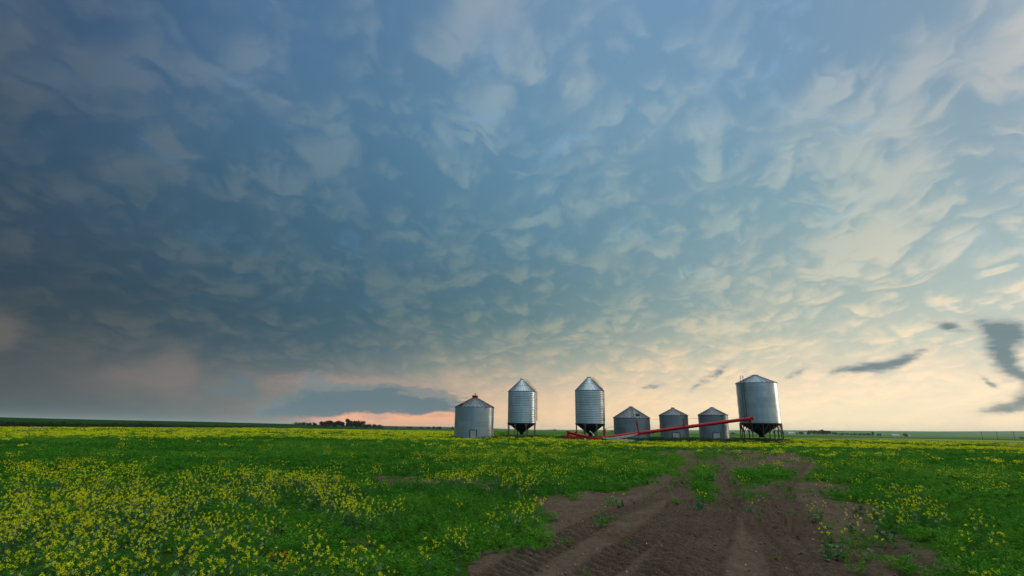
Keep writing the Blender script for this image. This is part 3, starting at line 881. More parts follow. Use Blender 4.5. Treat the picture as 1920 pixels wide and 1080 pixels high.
mb.build('truss_cable', M_RUNG, ag)
# lower boot and the motor/gear housing
mb = MB(); mb.box(ap(1112, 823.2), (2.0, .55, .50)); mb.box(ap(1104, 821.5), (.5, .62, .62)); mb.build('intake_boot', M_RED, ag)
mb = MB(); mb.box(ap(1124.6, 821.6, -.4), (.52, .40, .50)); mb.box(ap(1124.6, 818.0, -.4), (.62, .46, .10)); mb.build('drive_box', M_RED2, ag)
# undercarriage: lower frame, lift arms, axle, wheels
mb = MB()
for q in (-.75, .75):
    mb.bar(ap(1130, 820.8) + Vector((0, q * .25, 0)), ap(1205, 828.5) + Vector((0, q, 0)), .16, .30)
    mb.bar(ap(1205, 828.5) + Vector((0, q, 0)), ap(1216, 828.5) + Vector((0, q, 0)), .16, .26)
mb.bar(ap(1196, 829) + Vector((0, -1.2, 0)), ap(1196, 829) + Vector((0, 1.2, 0)), .16); mb.bar(ap(1214, 828.4) + Vector((0, -.8, 0)), ap(1214, 828.4) + Vector((0, .8, 0)), .16)
mb.build('undercarriage_frame', M_CREAM, ag)
mb = MB()
for q in (-.42, .42):
    a, b = ap(1147, 821.0), ap(1195, 813.4)
    vs = [a + Vector((0, q - .05, -.10)), a + Vector((0, q - .05, .10)), b + Vector((0, q - .05, .04)), b + Vector((0, q - .05, -.06)), a.lerp(b, .55) + Vector((0, q - .05, -.30))]
    vs += [v + Vector((0, .1, 0)) for v in vs]
    mb.add(vs, [(0, 1, 2, 3, 4)[::-1], (5, 6, 7, 8, 9)] + [(i, (i + 1) % 5, 5 + (i + 1) % 5, 5 + i) for i in range(5)])
mb.bar(ap(1147, 820.6) + Vector((0, -.45, 0)), ap(1147, 820.6) + Vector((0, .45, 0)), .22); 
mb.build('lift_arm', M_CREAM, ag)
mb = MB(); mb.bar(ap(1174, 818.5), ap(1174, 825.5), .16); mb.box(ap(1174, 825.4), (.36, 1.0, .12)); mb.build('lift_post', M_WHITE, ag)
mb = MB(); mb.tube(ap(1166, 823.2), ap(1178, 820.5), .11, n=10); mb.build('hydraulic_cylinder', M_RED, ag)
def wheel(px, py, dy, r, w):
    c = ap(px, py, dy); ax = Vector((0, 1, 0))
    mb = MB(); n = 32
    prof = [(r * .58, -w / 2), (r * .9, -w / 2), (r, -w * .36), (r, w * .36), (r * .9, w / 2), (r * .58, w / 2)]
    vs = [(c.x + q * math.cos(2 * PI * i / n), c.y + z, c.z + q * math.sin(2 * PI * i / n)) for q, z in prof for i in range(n)]
    mb.add(vs, [(k * n + i, k * n + (i + 1) % n, (k + 1) * n + (i + 1) % n, (k + 1) * n + i) for k in range(5) for i in range(n)], True)
    wh = mb.build('wheel', M_TYRE, ag)
    mb = MB(); mb.tube(c - ax * w * .3, c + ax * w * .3, r * .57, n=24); mb.tube(c - ax * w * .55, c - ax * w * .2, r * .2, n=12); mb.build('rim', M_WHITE, wh)
for (px, py, dy) in ((1195, 829.5, -1.15), (1212.5, 828.4, 1.15)): wheel(px, py, dy, .40, .26)
wheel(1097, 823.5, -.5, .30, .2); wheel(1089, 824, .4, .28, .2)
# swing hopper: the two short tubes and the intake trough on the left
mb = MB(); mb.tube(ap(1063.5, 810.6), ap(1103, 819.2), .21, n=16)
for f in (.1, .5, .9):
    c = ap(1063.5, 810.6).lerp(ap(1103, 819.2), f); d = (ap(1103, 819.2) - ap(1063.5, 810.6)).normalized(); mb.tube(c - d * .05, c + d * .05, .25, n=16)
mb.build('swing_tube', M_RED, ag)
mb = MB(); mb.tube(ap(1061.5, 821.3), ap(1103, 822.0), .20, n=16)
mb.box(ap(1071, 820.6), (1.7, .9, .34)); mb.box(ap(1063, 820.8), (.60, 1.1, .50)); mb.box(ap(1085, 821.3), (.8, .5, .3)); mb.build('intake_hopper', M_RED, ag)
mb = MB(); mb.tube(ap(1065, 808.4), ap(1064.5, 821), .22, n=16); mb.tube(ap(1065, 808.2), ap(1065, 809.4), .30, n=16); mb.build('transfer_tube', M_RED, ag)
mb = MB(); mb.box(ap(1079, 811.6), (.40, .30, .16)); mb.build('motor', M_BLACK, ag)
mb = MB(); mb.bar(ap(1051.5, 818.3), ap(1062, 819.5), .10); mb.bar(ap(1053.5, 819), ap(1058.5, 823.5), .08); mb.build('hitch', M_LEGD, ag)
mb = MB(); mb.tube(ap(1106.2, 808), ap(1112.6, 815.2), .055, n=8); mb.tube(ap(1112.8, 814.6), ap(1113, 817.4), .12, n=10); mb.tube(ap(1106.2, 808), ap(1105.8, 810.3), .045, n=8); mb.build('crank_post', M_WHITE, ag)
mb = MB(); mb.bar(ap(1096.4, 817), ap(1097.4, 823.5), .09); mb.build('jack_stand', M_WHITE, ag)
# ------------------------------------------------------------------ foliage kit
def leaf_mat(name, stops, transl=.25, rough=.7):
    m, nt, p = material(name)
    a = attr(nt, 'tint')
    c = ramp(nt, E(nt, a.outputs['Fac']), stops)
    nt.links.new(c, p.inputs['Base Color']); p.inputs['Roughness'].default_value = rough
    p.inputs['Specular IOR Level'].default_value = .2
    tr = nt.nodes.new('ShaderNodeBsdfTranslucent'); nt.links.new(c, tr.inputs[0])
    mx = nt.nodes.new('ShaderNodeMixShader'); mx.inputs[0].default_value = transl
    nt.links.new(p.outputs[0], mx.inputs[1]); nt.links.new(tr.outputs[0], mx.inputs[2])
    out = [n for n in nt.nodes if n.type == 'OUTPUT_MATERIAL'][0]
    nt.links.new(mx.outputs[0], out.inputs[0])
    return m
M_WEED = leaf_mat('weed_green', [(0, (.012, .080, .003)), (.35, (.028, .165, .005)), (.7, (.058, .225, .009)), (1, (.12, .28, .020))], .40)
M_TALL = leaf_mat('tall_grass_green', [(0, (.016, .045, .012)), (.6, (.035, .085, .020)), (1, (.075, .11, .035))])
M_HEDGE = leaf_mat('hedge_green', [(0, (.008, .020, .010)), (.6, (.018, .035, .016)), (1, (.04, .055, .022))])
M_BLUE = leaf_mat('mustard_leaf', [(0, (.045, .12, .045)), (.6, (.080, .18, .065)), (1, (.15, .25, .11))])
M_YEL = leaf_mat('mustard_petal', [(0, (.50, .50, .003)), (.5, (.70, .72, .004)), (1, (.82, .84, .010))], .35)
M_ORANGE = leaf_mat('orange_petal', [(0, (.60, .20, .01)), (1, (.75, .30, .02))], .3)
M_DRY = leaf_mat('dry_stalk', [(0, (.22, .15, .07)), (1, (.36, .27, .13))], .1)
M_TREE = leaf_mat('tree_leaf', [(0, (.004, .011, .006)), (.5, (.008, .021, .010)), (1, (.020, .036, .015))], .1)
M_BARK = simple('bark', (.05, .04, .03), .9)

def leaves(P, D, L, W, g, bend=None):
    """triangular leaves at P pointing along D; returns V (3n,3), F"""
    n = len(P); D = D / (np.linalg.norm(D, axis=1, keepdims=True) + 1e-9)
    q = g.normal(size=(n, 3)); s = np.cross(D, q); s /= np.linalg.norm(s, axis=1, keepdims=True) + 1e-9
    L = np.broadcast_to(L, n)[:, None]; W = np.broadcast_to(W, n)[:, None]
    V = np.stack([P - s * W * .5, P + s * W * .5, P + D * L], 1).reshape(-1, 3)
    return V, np.arange(3 * n).reshape(-1, 3)

def weed_template(g, n, r=.17, h=.22, L=.05, W=.014):
    """feathery low plant: many stems fanning out of one root, set with fine leaves"""
    ns = max(5, n // 9); a = g.uniform(0, 2 * PI, ns); sp = g.uniform(.1, 1, ns) ** .7 * r; hh = h * g.uniform(.55, 1.1, ns) * (1.05 - .45 * (sp / r) ** 2)
    k = g.integers(0, ns, n); u = g.uniform(.12, 1, n) ** .8
    P = np.stack([np.cos(a[k]) * sp[k] * u ** 1.2, np.sin(a[k]) * sp[k] * u ** 1.2, hh[k] * u], -1) + g.normal(size=(n, 3)) * .012
    th = g.uniform(0, 2 * PI, n)
    D = np.stack([np.cos(th), np.sin(th), g.uniform(-.1, .9, n)], -1) + np.stack([np.cos(a[k]), np.sin(a[k]), 0 * u], -1) * .5
    V, F = leaves(P, D, L * g.uniform(.6, 1.3, n), W * g.uniform(.7, 1.3, n), g)
    T = np.repeat(np.clip(.5 + g.normal(0, .16, n), 0, 1), 3)
    return V, F, T

def flower_template(g, heads, h=.42, r=.13, petal=.0098, per=14, hr=.0185):
    """racemes: every head is a loose ball of many small petals"""
    Vs, Fs, Ts = [], [], []; o = 0; tops = []
    for i in range(heads):
        a = g.uniform(0, 2 * PI); q = r * math.sqrt(g.uniform(0, 1)); c = np.array([q * math.cos(a), q * math.sin(a), h * g.uniform(.66, 1.10)])
        tops.append(c); k = hr * g.uniform(.6, 1.25)
        d = g.normal(size=(per, 3)); d /= np.linalg.norm(d, axis=1, keepdims=True)
        V, F = leaves(c + d * k * g.uniform(.2, 1, (per, 1)) * np.array([1, 1, 1.1]), d + g.normal(0, .7, (per, 3)), petal * 1.25, petal, g)
        Vs.append(V); Fs.append(F + o); o += len(V); Ts.append(np.repeat(np.clip(.5 + g.normal(0, .2, per), 0, 1), 3))
    return np.concatenate(Vs), np.concatenate(Fs), np.concatenate(Ts), np.array(tops)

def stem_template(g, tops, nleaf, L=.09, W=.045):
    Vs, Fs, Ts = [], [], []; o = 0
    for t in tops:
        b = np.array([t[0] * .25, t[1] * .25, 0]); s = np.array([.0035, 0, 0])
        V = np.array([b - s, b + s, t]); Vs.append(V); Fs.append(np.array([[0, 1, 2]]) + o); o += 3
        V = np.array([b - s[[1, 0, 2]], b + s[[1, 0, 2]], t]); Vs.append(V); Fs.append(np.array([[0, 1, 2]]) + o); o += 3
        Ts += [np.full(6, .5)]
    if nleaf:
        k = g.integers(0, len(tops), nleaf); u = g.uniform(.05, .65, nleaf)[:, None]
        P = tops[k] * np.concatenate([.25 + .75 * u, .25 + .75 * u, u], 1)
        th = g.uniform(0, 2 * PI, nleaf); D = np.stack([np.cos(th), np.sin(th), g.uniform(-.1, .7, nleaf)], -1)
        V, F = leaves(P + D * L * .4, -D, L * g.uniform(.6, 1.2, nleaf), W, g)
        Vs.append(V); Fs.append(F + o); Ts.append(np.repeat(np.clip(.5 + g.normal(0, .2, nleaf), 0, 1), 3))
    return np.concatenate(Vs), np.concatenate(Fs), np.concatenate(Ts)

def scatter(temps, x, y, sc, g, tint, zoff=0, sxy=None):
    z = terrain(x, y) + zoff; which = g.integers(0, len(temps), len(x)); rot = g.uniform(0, 2 * PI, len(x))
    Vs, Fs, Ts = [], [], []; o = 0
    for i, t in enumerate(temps):
        m = which == i
        if not m.any(): continue
        V, F, T = t[:3]; n = m.sum(); c, s = np.cos(rot[m])[:, None], np.sin(rot[m])[:, None]; k = sc[m][:, None]; kx = k if sxy is None else k * sxy
        W = np.stack([x[m][:, None] + (V[:, 0] * c - V[:, 1] * s) * kx, y[m][:, None] + (V[:, 0] * s + V[:, 1] * c) * kx, z[m][:, None] + V[:, 2] * k], -1)
        Vs.append(W.reshape(-1, 3)); Fs.append((F[None] + (np.arange(n) * len(V))[:, None, None] + o).reshape(-1, 3)); o += n * len(V)
        Ts.append(np.clip(T[None] + tint[m][:, None], 0, 1).ravel())
    return np.concatenate(Vs), np.concatenate(Fs), np.concatenate(Ts)

def join(parts):
    V, F, T = [], [], []; o = 0
    for v, f, t in parts:
        V.append(v); F.append(f + o); T.append(t); o += len(v)
    return np.concatenate(V), np.concatenate(F), np.concatenate(T)

def sector(r1, r2, dens, a0=-.87, a1=.87):
    n = int(.5 * (r2 * r2 - r1 * r1) * (a1 - a0) * dens)
    r = np.sqrt(rng.uniform(r1 * r1, r2 * r2, n)); a = rng.uniform(a0, a1, n)
    return r * np.sin(a), r * np.cos(a)

BINS = [(o.location.x, o.location.y, 3.9) for o in bpy.data.objects if o.get('category') == 'grain bin' and o.name.startswith('grain')]
def off_bins(x, y):
    m = np.ones(len(x), bool)
    for bx, by, br in BINS: m &= np.hypot(x - bx, y - by) > br
    return m

# ------------------------------------------------------------------ green growth of the field (uncountable)
wt_near = [weed_template(rng, 95) for i in range(7)]
wt_mid = [weed_template(rng, 44, .22, .22, .085, .026) for i in range(6)]
wt_far = [weed_template(rng, 24, .34, .24, .16, .055) for i in range(5)]
wt_vfar = [weed_template(rng, 14, .7, .3, .34, .13) for i in range(4)]
parts = []
for (r1, r2, dens, T_, s0, sxy) in ((4.0, 17, 27, wt_near, 1.0, 1.0), (17, 42, 10, wt_mid, 1.0, 1.15), (42, 112, 2.6, wt_far, 1.0, 1.2), (112, 300, .42, wt_vfar, 1.0, 1.3)):
    x, y = sector(r1, r2, dens)
    jr = np.hypot(x, y) * np.where(rng.uniform(0, 1, len(x)) < .22, 3.5, 1.0)
    sm = soil_mask(x + rng.normal(0, 1, len(x)) * (.06 + .003 * jr), y + rng.normal(0, 1, len(x)) * (.10 + .008 * jr)) if r1 < 100 else np.zeros(len(x))
    big = fbm(x * .11, y * .11, 61, 3); fine = fbm(x * .8, y * .8, 62, 3)
    keep = (rng.uniform(0, 1, len(x)) > sm * (.985 if r1 < 40 else .97)) & off_bins(x, y)
    keep &= rng.uniform(0, 1, len(x)) < .45 + 1.1 * fine
    if r1 > 100: keep &= (x < 0) | (np.hypot(x, y) < 165)
    x, y = x[keep], y[keep]; big, fine, sm = big[keep], fine[keep], sm[keep]
    sc = s0 * rng.uniform(.65, 1.2, len(x)) * (.62 + .75 * fine) * (1 - .40 * sm)
    parts.append(scatter(T_, x, y, sc, rng, (big - .5) * .9 + (fine - .5) * .7 + rng.normal(.02, .14, len(x)), sxy=sxy))
V, F, T = join(parts)
o = np_mesh('weed_cover', V, F, M_WEED, {'tint': T})
tag(o, 'feathery green weeds covering the field up to the yard', 'ground cover', kind='stuff')

# ------------------------------------------------------------------ yellow mustard in flower
YP = [(150,960,190,45,1.0),(330,1010,110,50,.9),(60,1060,90,40,.55),(220,1050,200,36,.95),(380,1050,70,36,.9),(120,1000,150,40,.8),(590,1030,75,32,.85),(540,985,60,22,.35),(470,920,70,16,.5),
 (700,945,80,14,.75),(790,955,70,14,.85),(640,925,50,14,.7),(560,905,60,14,.6),(850,985,60,14,.8),(740,1035,45,14,.35),(810,1030,55,14,.75),(830,1000,40,10,.6),(720,1062,22,12,.6),(735,1050,12,16,.8),
 (100,885,120,22,.8),(250,880,60,16,.4),(430,888,80,14,.55),(560,890,70,14,.6),(600,960,60,20,.25),(620,1000,40,20,.4),(400,935,60,20,.3),
 (950,850,140,14,.6),(900,868,80,12,.5),(870,885,60,10,.5),(1000,880,70,12,.45),(1090,860,80,14,.5),(1010,905,40,6,.6),(760,865,70,12,.35),(1185,895,30,6,.35),(1060,890,40,8,.35),
 (930,955,20,8,.7),(1010,948,26,9,.85),(1010,990,14,9,.5),(1150,870,60,10,.3),
 (1870,1055,60,20,.5),(1760,1040,60,22,.3),(1690,1000,45,18,.42),(1830,985,80,18,.16),(1710,955,45,12,.45),(1870,900,60,9,.35),(1560,860,90,10,.55),(1480,855,70,8,.5),(1740,870,120,12,.3),(1550,895,50,8,.25),(1860,870,80,10,.3),(1700,920,50,10,.35),(1480,890,30,12,.25),(1330,935,8,6,.5)]
def bands(px, py):
    hy = np.interp(px, [-200, 0, 500, 850, 930, 1000, 1100, 1250, 1400, 1470, 1920, 2100], [797, 799, 801, 807, 817, 819, 825, 827, 825, 823, 829, 831])   # top of the yellow band
    bt = np.interp(px, [-200, 0, 500, 850, 1000, 1200, 1460, 1920, 2100], [818, 820, 814, 823, 828, 834, 833, 840, 842])
    d = sstep(-2.5, 1.0, py - hy) * (1 - sstep(-2, 5, py - bt))
    return d
def yellow(x, y):
    px, py, _ = px_of(x, y, terrain(x, y) + .36)
    d = np.zeros(len(x))
    for a, b, sx, sy, w in YP: d = np.maximum(d, w * np.exp(-.5 * (((px - a) / sx) ** 2 + ((py - b) / sy) ** 2)))
    r = np.hypot(x, y)
    n = fbm(x * .55, y * .55, 71, 4); n2 = fbm(x * .14, y * .14, 72, 3)
    n3 = fbm(x * 1.6, y * 1.6, 73, 3)
    d = d * sstep(.45, .61, n * .5 + n2 * .2 + n3 * .3 + d * .10) * np.where(r > 17, np.interp(r, [17, 30, 60], [.70, .42, .26]), 1)
    d = np.maximum(d, np.interp(r, [5, 20, 45], [.05, .03, .02]) * sstep(.50, .66, n))
    b = bands(px, py) * (.10 + .75 * sstep(.40, .62, n2 * .6 + n * .4)) * np.where(x < -8, .34, .42)
    return np.maximum(d, b * sstep(38, 55, r)), b
ft_near = [flower_template(rng, int(rng.integers(4, 11)), .40) for i in range(7)]
st_near = [stem_template(rng, t[3], 6) for t in ft_near]
ft_mid = [flower_template(rng, 10, .36, .22, .0165, 6, .019) for i in range(7)]
ft_far = [flower_template(rng, 10, .34, .34, .05, 4, .045) for i in range(6)]
ft_vfar = [flower_template(rng, 9, .36, .9, .12, 3, .10) for i in range(5)]
fp, sp_ = [], []
for (r1, r2, dens, T_, kf) in ((3.6, 17, 30, ft_near, 1), (17, 42, 13, ft_mid, 1), (42, 112, 5.5, ft_far, 1), (112, 330, 1.0, ft_vfar, 1)):
    x, y = sector(r1, r2, dens)
    d, b = yellow(x, y)
    sm = soil_mask(x, y) if r1 < 100 else 0
    keep = (rng.uniform(0, 1, len(x)) < d * kf) & off_bins(x, y) & (rng.uniform(0, 1, len(x)) > np.asarray(sm) * .96)
    if r1 > 100: keep &= (x < 0) | (np.hypot(x, y) < 165)
    x, y = x[keep], y[keep]; sc = rng.uniform(.7, 1.15, len(x)); tn = rng.normal(0, .12, len(x))
    st = rng.bit_generator.state
    fp.append(scatter(T_, x, y, sc, rng, tn))
    if T_ is ft_near:
        rng.bit_generator.state = st
        sp_.append(scatter(st_near, x, y, sc, rng, tn))
V, F, T = join(fp); o = np_mesh('mustard_blossom', V, F, M_YEL, {'tint': T})
tag(o, 'yellow mustard blossom in drifts over the green field', 'wildflowers', kind='stuff')
V, F, T = join(sp_); o = np_mesh('mustard_greenery', V, F, M_BLUE, {'tint': T})
tag(o, 'blue green mustard stems and broad leaves under the yellow blossom', 'wildflower stems', kind='stuff')

# taller rough grass round the feet of the bins
def blade_template(g, n, r=.3, h=.62):
    a = g.uniform(0, 2 * PI, n); q = r * np.sqrt(g.uniform(0, 1, n)); P = np.stack([q * np.cos(a), q * np.sin(a), np.zeros(n)], -1)
    D = np.stack([g.normal(0, .28, n), g.normal(0, .28, n), np.ones(n)], -1)
    V, F = leaves(P, D, h * g.uniform(.5, 1.1, n), .05, g)
    return V, F, np.repeat(np.clip(.5 + g.normal(0, .25, n), 0, 1), 3)
bt = [blade_template(rng, 26) for i in range(6)]
x = rng.uniform(-10, 52, 16000); y = rng.uniform(82, 104, 16000)
near = np.zeros(len(x))
for o in bpy.data.objects:
    if o.get('category') == 'grain bin':
        near = np.maximum(near, 1 - sstep(2.8, 5.6, np.hypot(x - o.location.x, y - o.location.y)))
gx0 = at(1040, 820, 90).x; gx1 = at(1390, 820, 90).x
near = np.maximum(near, .75 * sstep(gx0, gx0 + 3, x) * (1 - sstep(gx1 - 3, gx1, x)) * sstep(84, 86.5, y) * (1 - sstep(97, 99, y)))
keep = (rng.uniform(0, 1, len(x)) < near * (.35 + .9 * fbm(x * .5, y * .5, 81, 3))) & off_bins(x, y)
x, y = x[keep], y[keep]
V, F, T = scatter(bt, x, y, rng.uniform(.45, 1.1, len(x)) * np.where(y < 88, .6, 1), rng, rng.normal(0, .15, len(x)))
o = np_mesh('tall_grass', V, F, M_TALL, {'tint': T}); tag(o, 'tall dark grass around the feet of the grain bins', 'grass', kind='stuff')

# rough weedy margin on the far edge of the rape, at the left
x0 = []; hx, hy, hs_ = [], [], []
for pxx in np.arange(-60, 545, 1.5):
    P = ground_at(pxx, float(np.interp(pxx, [-60, 0, 480, 545], [801.5, 802.5, 803, 804])))
    dens = .4 + fbm(pxx * .02, 3.3, 91, 3) * 1.2
    for k in range(4):
        hx.append(P.x + rng.normal(0, 1.2)); hy.append(P.y + rng.normal(0, 6)); hs_.append(dens * rng.uniform(.6, 1.35) * (1.0 if pxx < 470 else .5))
ht = [weed_template(rng, 60, 1.3, 1.25, .42, .16) for i in range(5)]
hx, hy, hs_ = map(np.array, (hx, hy, hs_))
V, F, T = scatter(ht, hx, hy, hs_, rng, rng.normal(-.05, .15, len(hx)))
o = np_mesh('weedy_margin', V, F, M_HEDGE, {'tint': T}); tag(o, 'dark weedy scrub along the far edge of the yellow field', 'scrub', kind='stuff')

# soil clods and little pale stones on the bare ground
def rock_template(g):
    a = np.array([[1, 0, 0], [-1, 0, 0], [0, 1, 0], [0, -1, 0], [0, 0, .8], [0, 0, -.5]]) * g.uniform(.6, 1.25, (6, 1)) + g.normal(0, .15, (6, 3))
    f = np.array([[4, 0, 2], [4, 2, 1], [4, 1, 3], [4, 3, 0], [5, 2, 0], [5, 1, 2], [5, 3, 1], [5, 0, 3]])
    return a, f, np.full(6, .5)
rt = [rock_template(rng) for i in range(6)]
def on_soil(n_dens, r1, r2):
    x, y = sector(r1, r2, n_dens); sm = soil_mask(x, y); k = sm > .6; return x[k], y[k]
M_CLOD = leaf_mat('soil_clod', [(0, (.045, .033, .025)), (1, (.15, .115, .09))], 0, .95)
M_STONE = leaf_mat('pale_stone', [(0, (.22, .19, .16)), (1, (.46, .42, .36))], 0, .85)
x, y = on_soil(110, 5, 26); tz, tn = tracks(x, y)
k = rng.uniform(0, 1, len(x)) < .22 + .78 * tn * fbm(x * 1.2, y * 1.2, 95, 3) * 1.6; x, y, tz = x[k], y[k], tz[k]
V, F, T = scatter(rt, x, y, np.minimum(np.exp(rng.normal(-4.55, .6, len(x))), .034), rng, rng.normal(0, .3, len(x)), zoff=tz * .8)
o = np_mesh('soil_clods', V, F, M_CLOD, {'tint': T}); tag(o, 'crumbled clods of brown earth on the bare soil', 'soil', kind='stuff')
x, y = on_soil(2.6, 5, 24); tz, tn = tracks(x, y)
V, F, T = scatter(rt, x, y, np.minimum(np.exp(rng.normal(-4.6, .4, len(x))), .024), rng, rng.normal(0, .3, len(x)), zoff=tz * .8 + .008)
o = np_mesh('pebbles', V, F, M_STONE, {'tint': T}); tag(o, 'small pale stones scattered over the bare soil', 'stones', kind='stuff')

# ------------------------------------------------------------------ single plants that stand on the bare soil
def single_weed(px, py, s, label, n=150):
    P = ground_at(px, py)
    V, F, T = weed_template(rng, n, .24, .24, .055, .015)
    t = thing('weed_clump', P - Vector((0, 0, .02)), label, 'weed', 'green weeds growing on the bare soil')
    o = np_mesh('leaves', V * s, F, M_WEED, {'tint': np.clip(T + rng.uniform(-.1, .2), 0, 1)}); o.parent = t
def single_mustard(px, py, s, label, heads=9):
    P = ground_at(px, py)
    V, F, T, tops = flower_template(rng, heads, .36, .20)
    Vs, Fs, Ts = stem_template(rng, tops, 26, .10, .045)
    V2, F2, T2 = weed_template(rng, 50, .20, .14, .06, .022)
    Vs, Fs, Ts = join([(Vs, Fs, Ts), (V2, F2, T2)])
    t = thing('mustard_plant', P - Vector((0, 0, .02)), label, 'mustard plant', 'mustard plants flowering on the bare soil')
    a = np_mesh('leaves', Vs * s, Fs, M_BLUE, {'tint': Ts}); a.parent = t
    b = np_mesh('blossom', V * s, F, M_YEL, {'tint': T}); b.parent = t
for a in [(1130,989,1.25,'green weed clump alone in the middle of the bare soil, left of the wheel ruts'),
          (1074,939,1.5,'low green weed near the upper left corner of the bare soil'),
          (1062,1022,.62,'tiny green weed on lugged tyre marks, nearest the left edge of the bare soil'),
          (936,1036,1.1,'ragged green weed on the bottom left tip of the bare soil'),
          (973,1034,.8,'thin green weed beside a ragged one at the bottom left of the bare soil'),
          (1268,945,.9,'small green weed between the two left wheel tracks, by the field edge'),
          (1146,947,1.0,'round green weed just left of a weed with yellow flowers'),
          (1562,995,.9,'faint green weed below a yellow mustard plant on the right of the bare soil'),
          (1557,1024,1.0,'upright green weed behind the flowering plant at the right lower soil'),
          (1612,1076,.85,'green weed lowest on the bare soil, at the bottom edge on the right'),
          (1628,1052,.7,'sparse green weed above the lowest one on the right of the soil'),
          (1613,1030,.9,'green weed in the middle of the right hand soil patch'),
          (1584,1050,.95,'bushy green weed just right of the flowering plant at the right lower soil')]: single_weed(*a)
for a in [(1309,958,1.15,'leafy plant with few yellow flowers standing between the central wheel ruts',5),
          (1403,961,.85,'small mustard plant right of the deep central wheel rut',4),
          (1532,978,1.0,'compact mustard plant alone on bare soil right of the lugged tracks',9),
          (1165,951,.9,'weed with a few yellow flowers beside a round green weed',4),
          (1559,1050,1.15,'mustard plant with pale leaves lowest of those on the right hand soil',8),
          (1603,1001,1.05,'straggly mustard plant on soil left of the biggest flowering clump',8),
          (1613,967,1.0,'topmost mustard plant at the right end of the bare soil',8),
          (1645,972,1.0,'mustard plant at the soil edge, right of the topmost one',10),
          (1665,1014,1.2,'biggest mustard plant, grey leaved, at the right edge of the soil',14)]: single_mustard(*a)
# orange headed weed and dry stalks in the foreground
P = ground_at(526, 1076)
t = thing('orange_flower', P, 'dry branching weed with two orange flower heads in the foreground', 'wildflower')
mb = MB(); h0 = (at(508, 1042, P.y) - P); h1 = (at(533, 1040, P.y) - P); f0 = Vector((.0, 0, .12))
for a, b in ((Vector((0, 0, -.05)), f0), (f0, h0), (f0, h1), (f0 * 1.3, at(520, 1034, P.y) - P), (f0 * .8, at(545, 1050, P.y) - P)): mb.tube(a, b, .006, .004, n=6)
mb.build('stem', M_DRY, t).data.attributes.new('tint', 'FLOAT', 'POINT')
for h in (h0, h1):
    d = rng.normal(size=(26, 3)); d[:, 0] += .8; d[:, 2] += .9
    V, F = leaves(np.array(h) + d * .004, d, .035, .016, rng)
    b = np_mesh('flower_head', V, F, M_ORANGE, {'tint': rng.uniform(0, 1, len(V))}); b.parent = t
for (px, py, tops, lab) in ((508, 1012, ((503, 984), (506, 992), (512, 990), (499, 996)), 'cluster of dry pale stalks standing above the weeds in the foreground'),
                            (278, 1018, ((277, 997), (279, 1003)), 'short dry stalk among dense mustard flowers in the left foreground')):
    P = ground_at(px, py + 8); mb = MB()
    for k, q in enumerate(tops): mb.tube(Vector(((k - 1.5) * .03, (k % 2) * .05, -.05)), at(*q, P.y) - P, .007, .005, n=6)
    o = mb.build('dry_stalk', M_DRY, None, P); o.data.attributes.new('tint', 'FLOAT', 'POINT').data.foreach_set('value', np.full(len(o.data.vertices), .7, np.float32))
    tag(o, lab, 'dead stalks')

# ------------------------------------------------------------------ distant trees
def tree(P, h, w, label, group, g=rng, n=950, bush=False):
    t = thing('tree', P, label, 'tree', group)
    mb = MB(); th = h * (.22 if not bush else .12)
    mb.tube((0, 0, -.4), (0, 0, th + h * .3), h * .035, h * .015, n=7)
    for k in range(4):
        a = g.uniform(0, 6.28); mb.tube((0, 0, th * (.8 + .25 * k)), (math.cos(a) * w * .3, math.sin(a) * w * .3, th + h * (.25 + .1 * k)), h * .013, h * .006, n=5)
    mb.build('trunk', M_BARK, t)
    k = 9; cs = np.stack([g.normal(0, w * .20, k), g.normal(0, w * .20, k), g.uniform(th + .12 * h, h * .86, k)], -1)
    cr = g.uniform(.16, .30, k) * w * (1.1 - .45 * (cs[:, 2] / h))
    i = g.integers(0, k, n); d = g.normal(size=(n, 3)); d /= np.linalg.norm(d, axis=1, keepdims=True)
    P2 = cs[i] + d * cr[i][:, None] * g.uniform(.35, 1.05, n)[:, None]
    V, F = leaves(P2, d + g.normal(0, .6, (n, 3)), h * .14 * g.uniform(.6, 1.3, n), h * .11, g)
    c = np_mesh('crown', V, F, M_TREE, {'tint': np.repeat(np.clip(.45 + g.normal(0, .22, n), 0, 1), 3)}); c.parent = t
    return t
def tree_px(px, pbase, ptop, wpx, label, group, r=None, bush=False):
    if r is None: P = ground_at(px, pbase)
    else:
        d = ray(px, pbase); q = r / math.hypot(d[0], d[1]); P = Vector((d[0] * q, d[1] * q, 0))
    P.z = float(terrain(P.x, P.y)); D = P.y
    h = at(px, ptop, D).z - P.z; w = abs(at(px + wpx / 2, pbase, D).x - at(px - wpx / 2, pbase, D).x)
    return tree(P, max(h, 1.2), w * 1.45, label, group, bush=bush)
LW = 'trees of the distant windbreak on the left'
for k, (px, top, w, lab) in enumerate([(554, 792.5, 7, 'leftmost little tree of the distant windbreak on the left'), (562, 793, 7, None), (570, 792.3, 8, None), (579, 793, 7, None), (590, 793, 6, None),
        (604, 790, 11, 'left end tree of the taller dark clump in the left windbreak'), (613, 789.5, 9, None), (619, 789, 8, None), (626, 790.5, 8, None), (634, 790, 9, None), (641, 790, 8, None),
        (652, 786, 10, 'tallest tree of the distant dark clump on the left skyline'), (660, 789.5, 9, None), (667, 790, 9, None), (675, 789.6, 12, 'right end tree of the taller dark clump in the left windbreak')]):
    top -= .2; w *= 1.05
    lab = lab or ('small tree in the low left half of the distant windbreak' if px < 600 else 'dark tree inside the taller clump of the distant windbreak')
    tree_px(px, 797.5, top, w, lab, LW if lab.startswith(('small', 'dark')) else None, r=690)
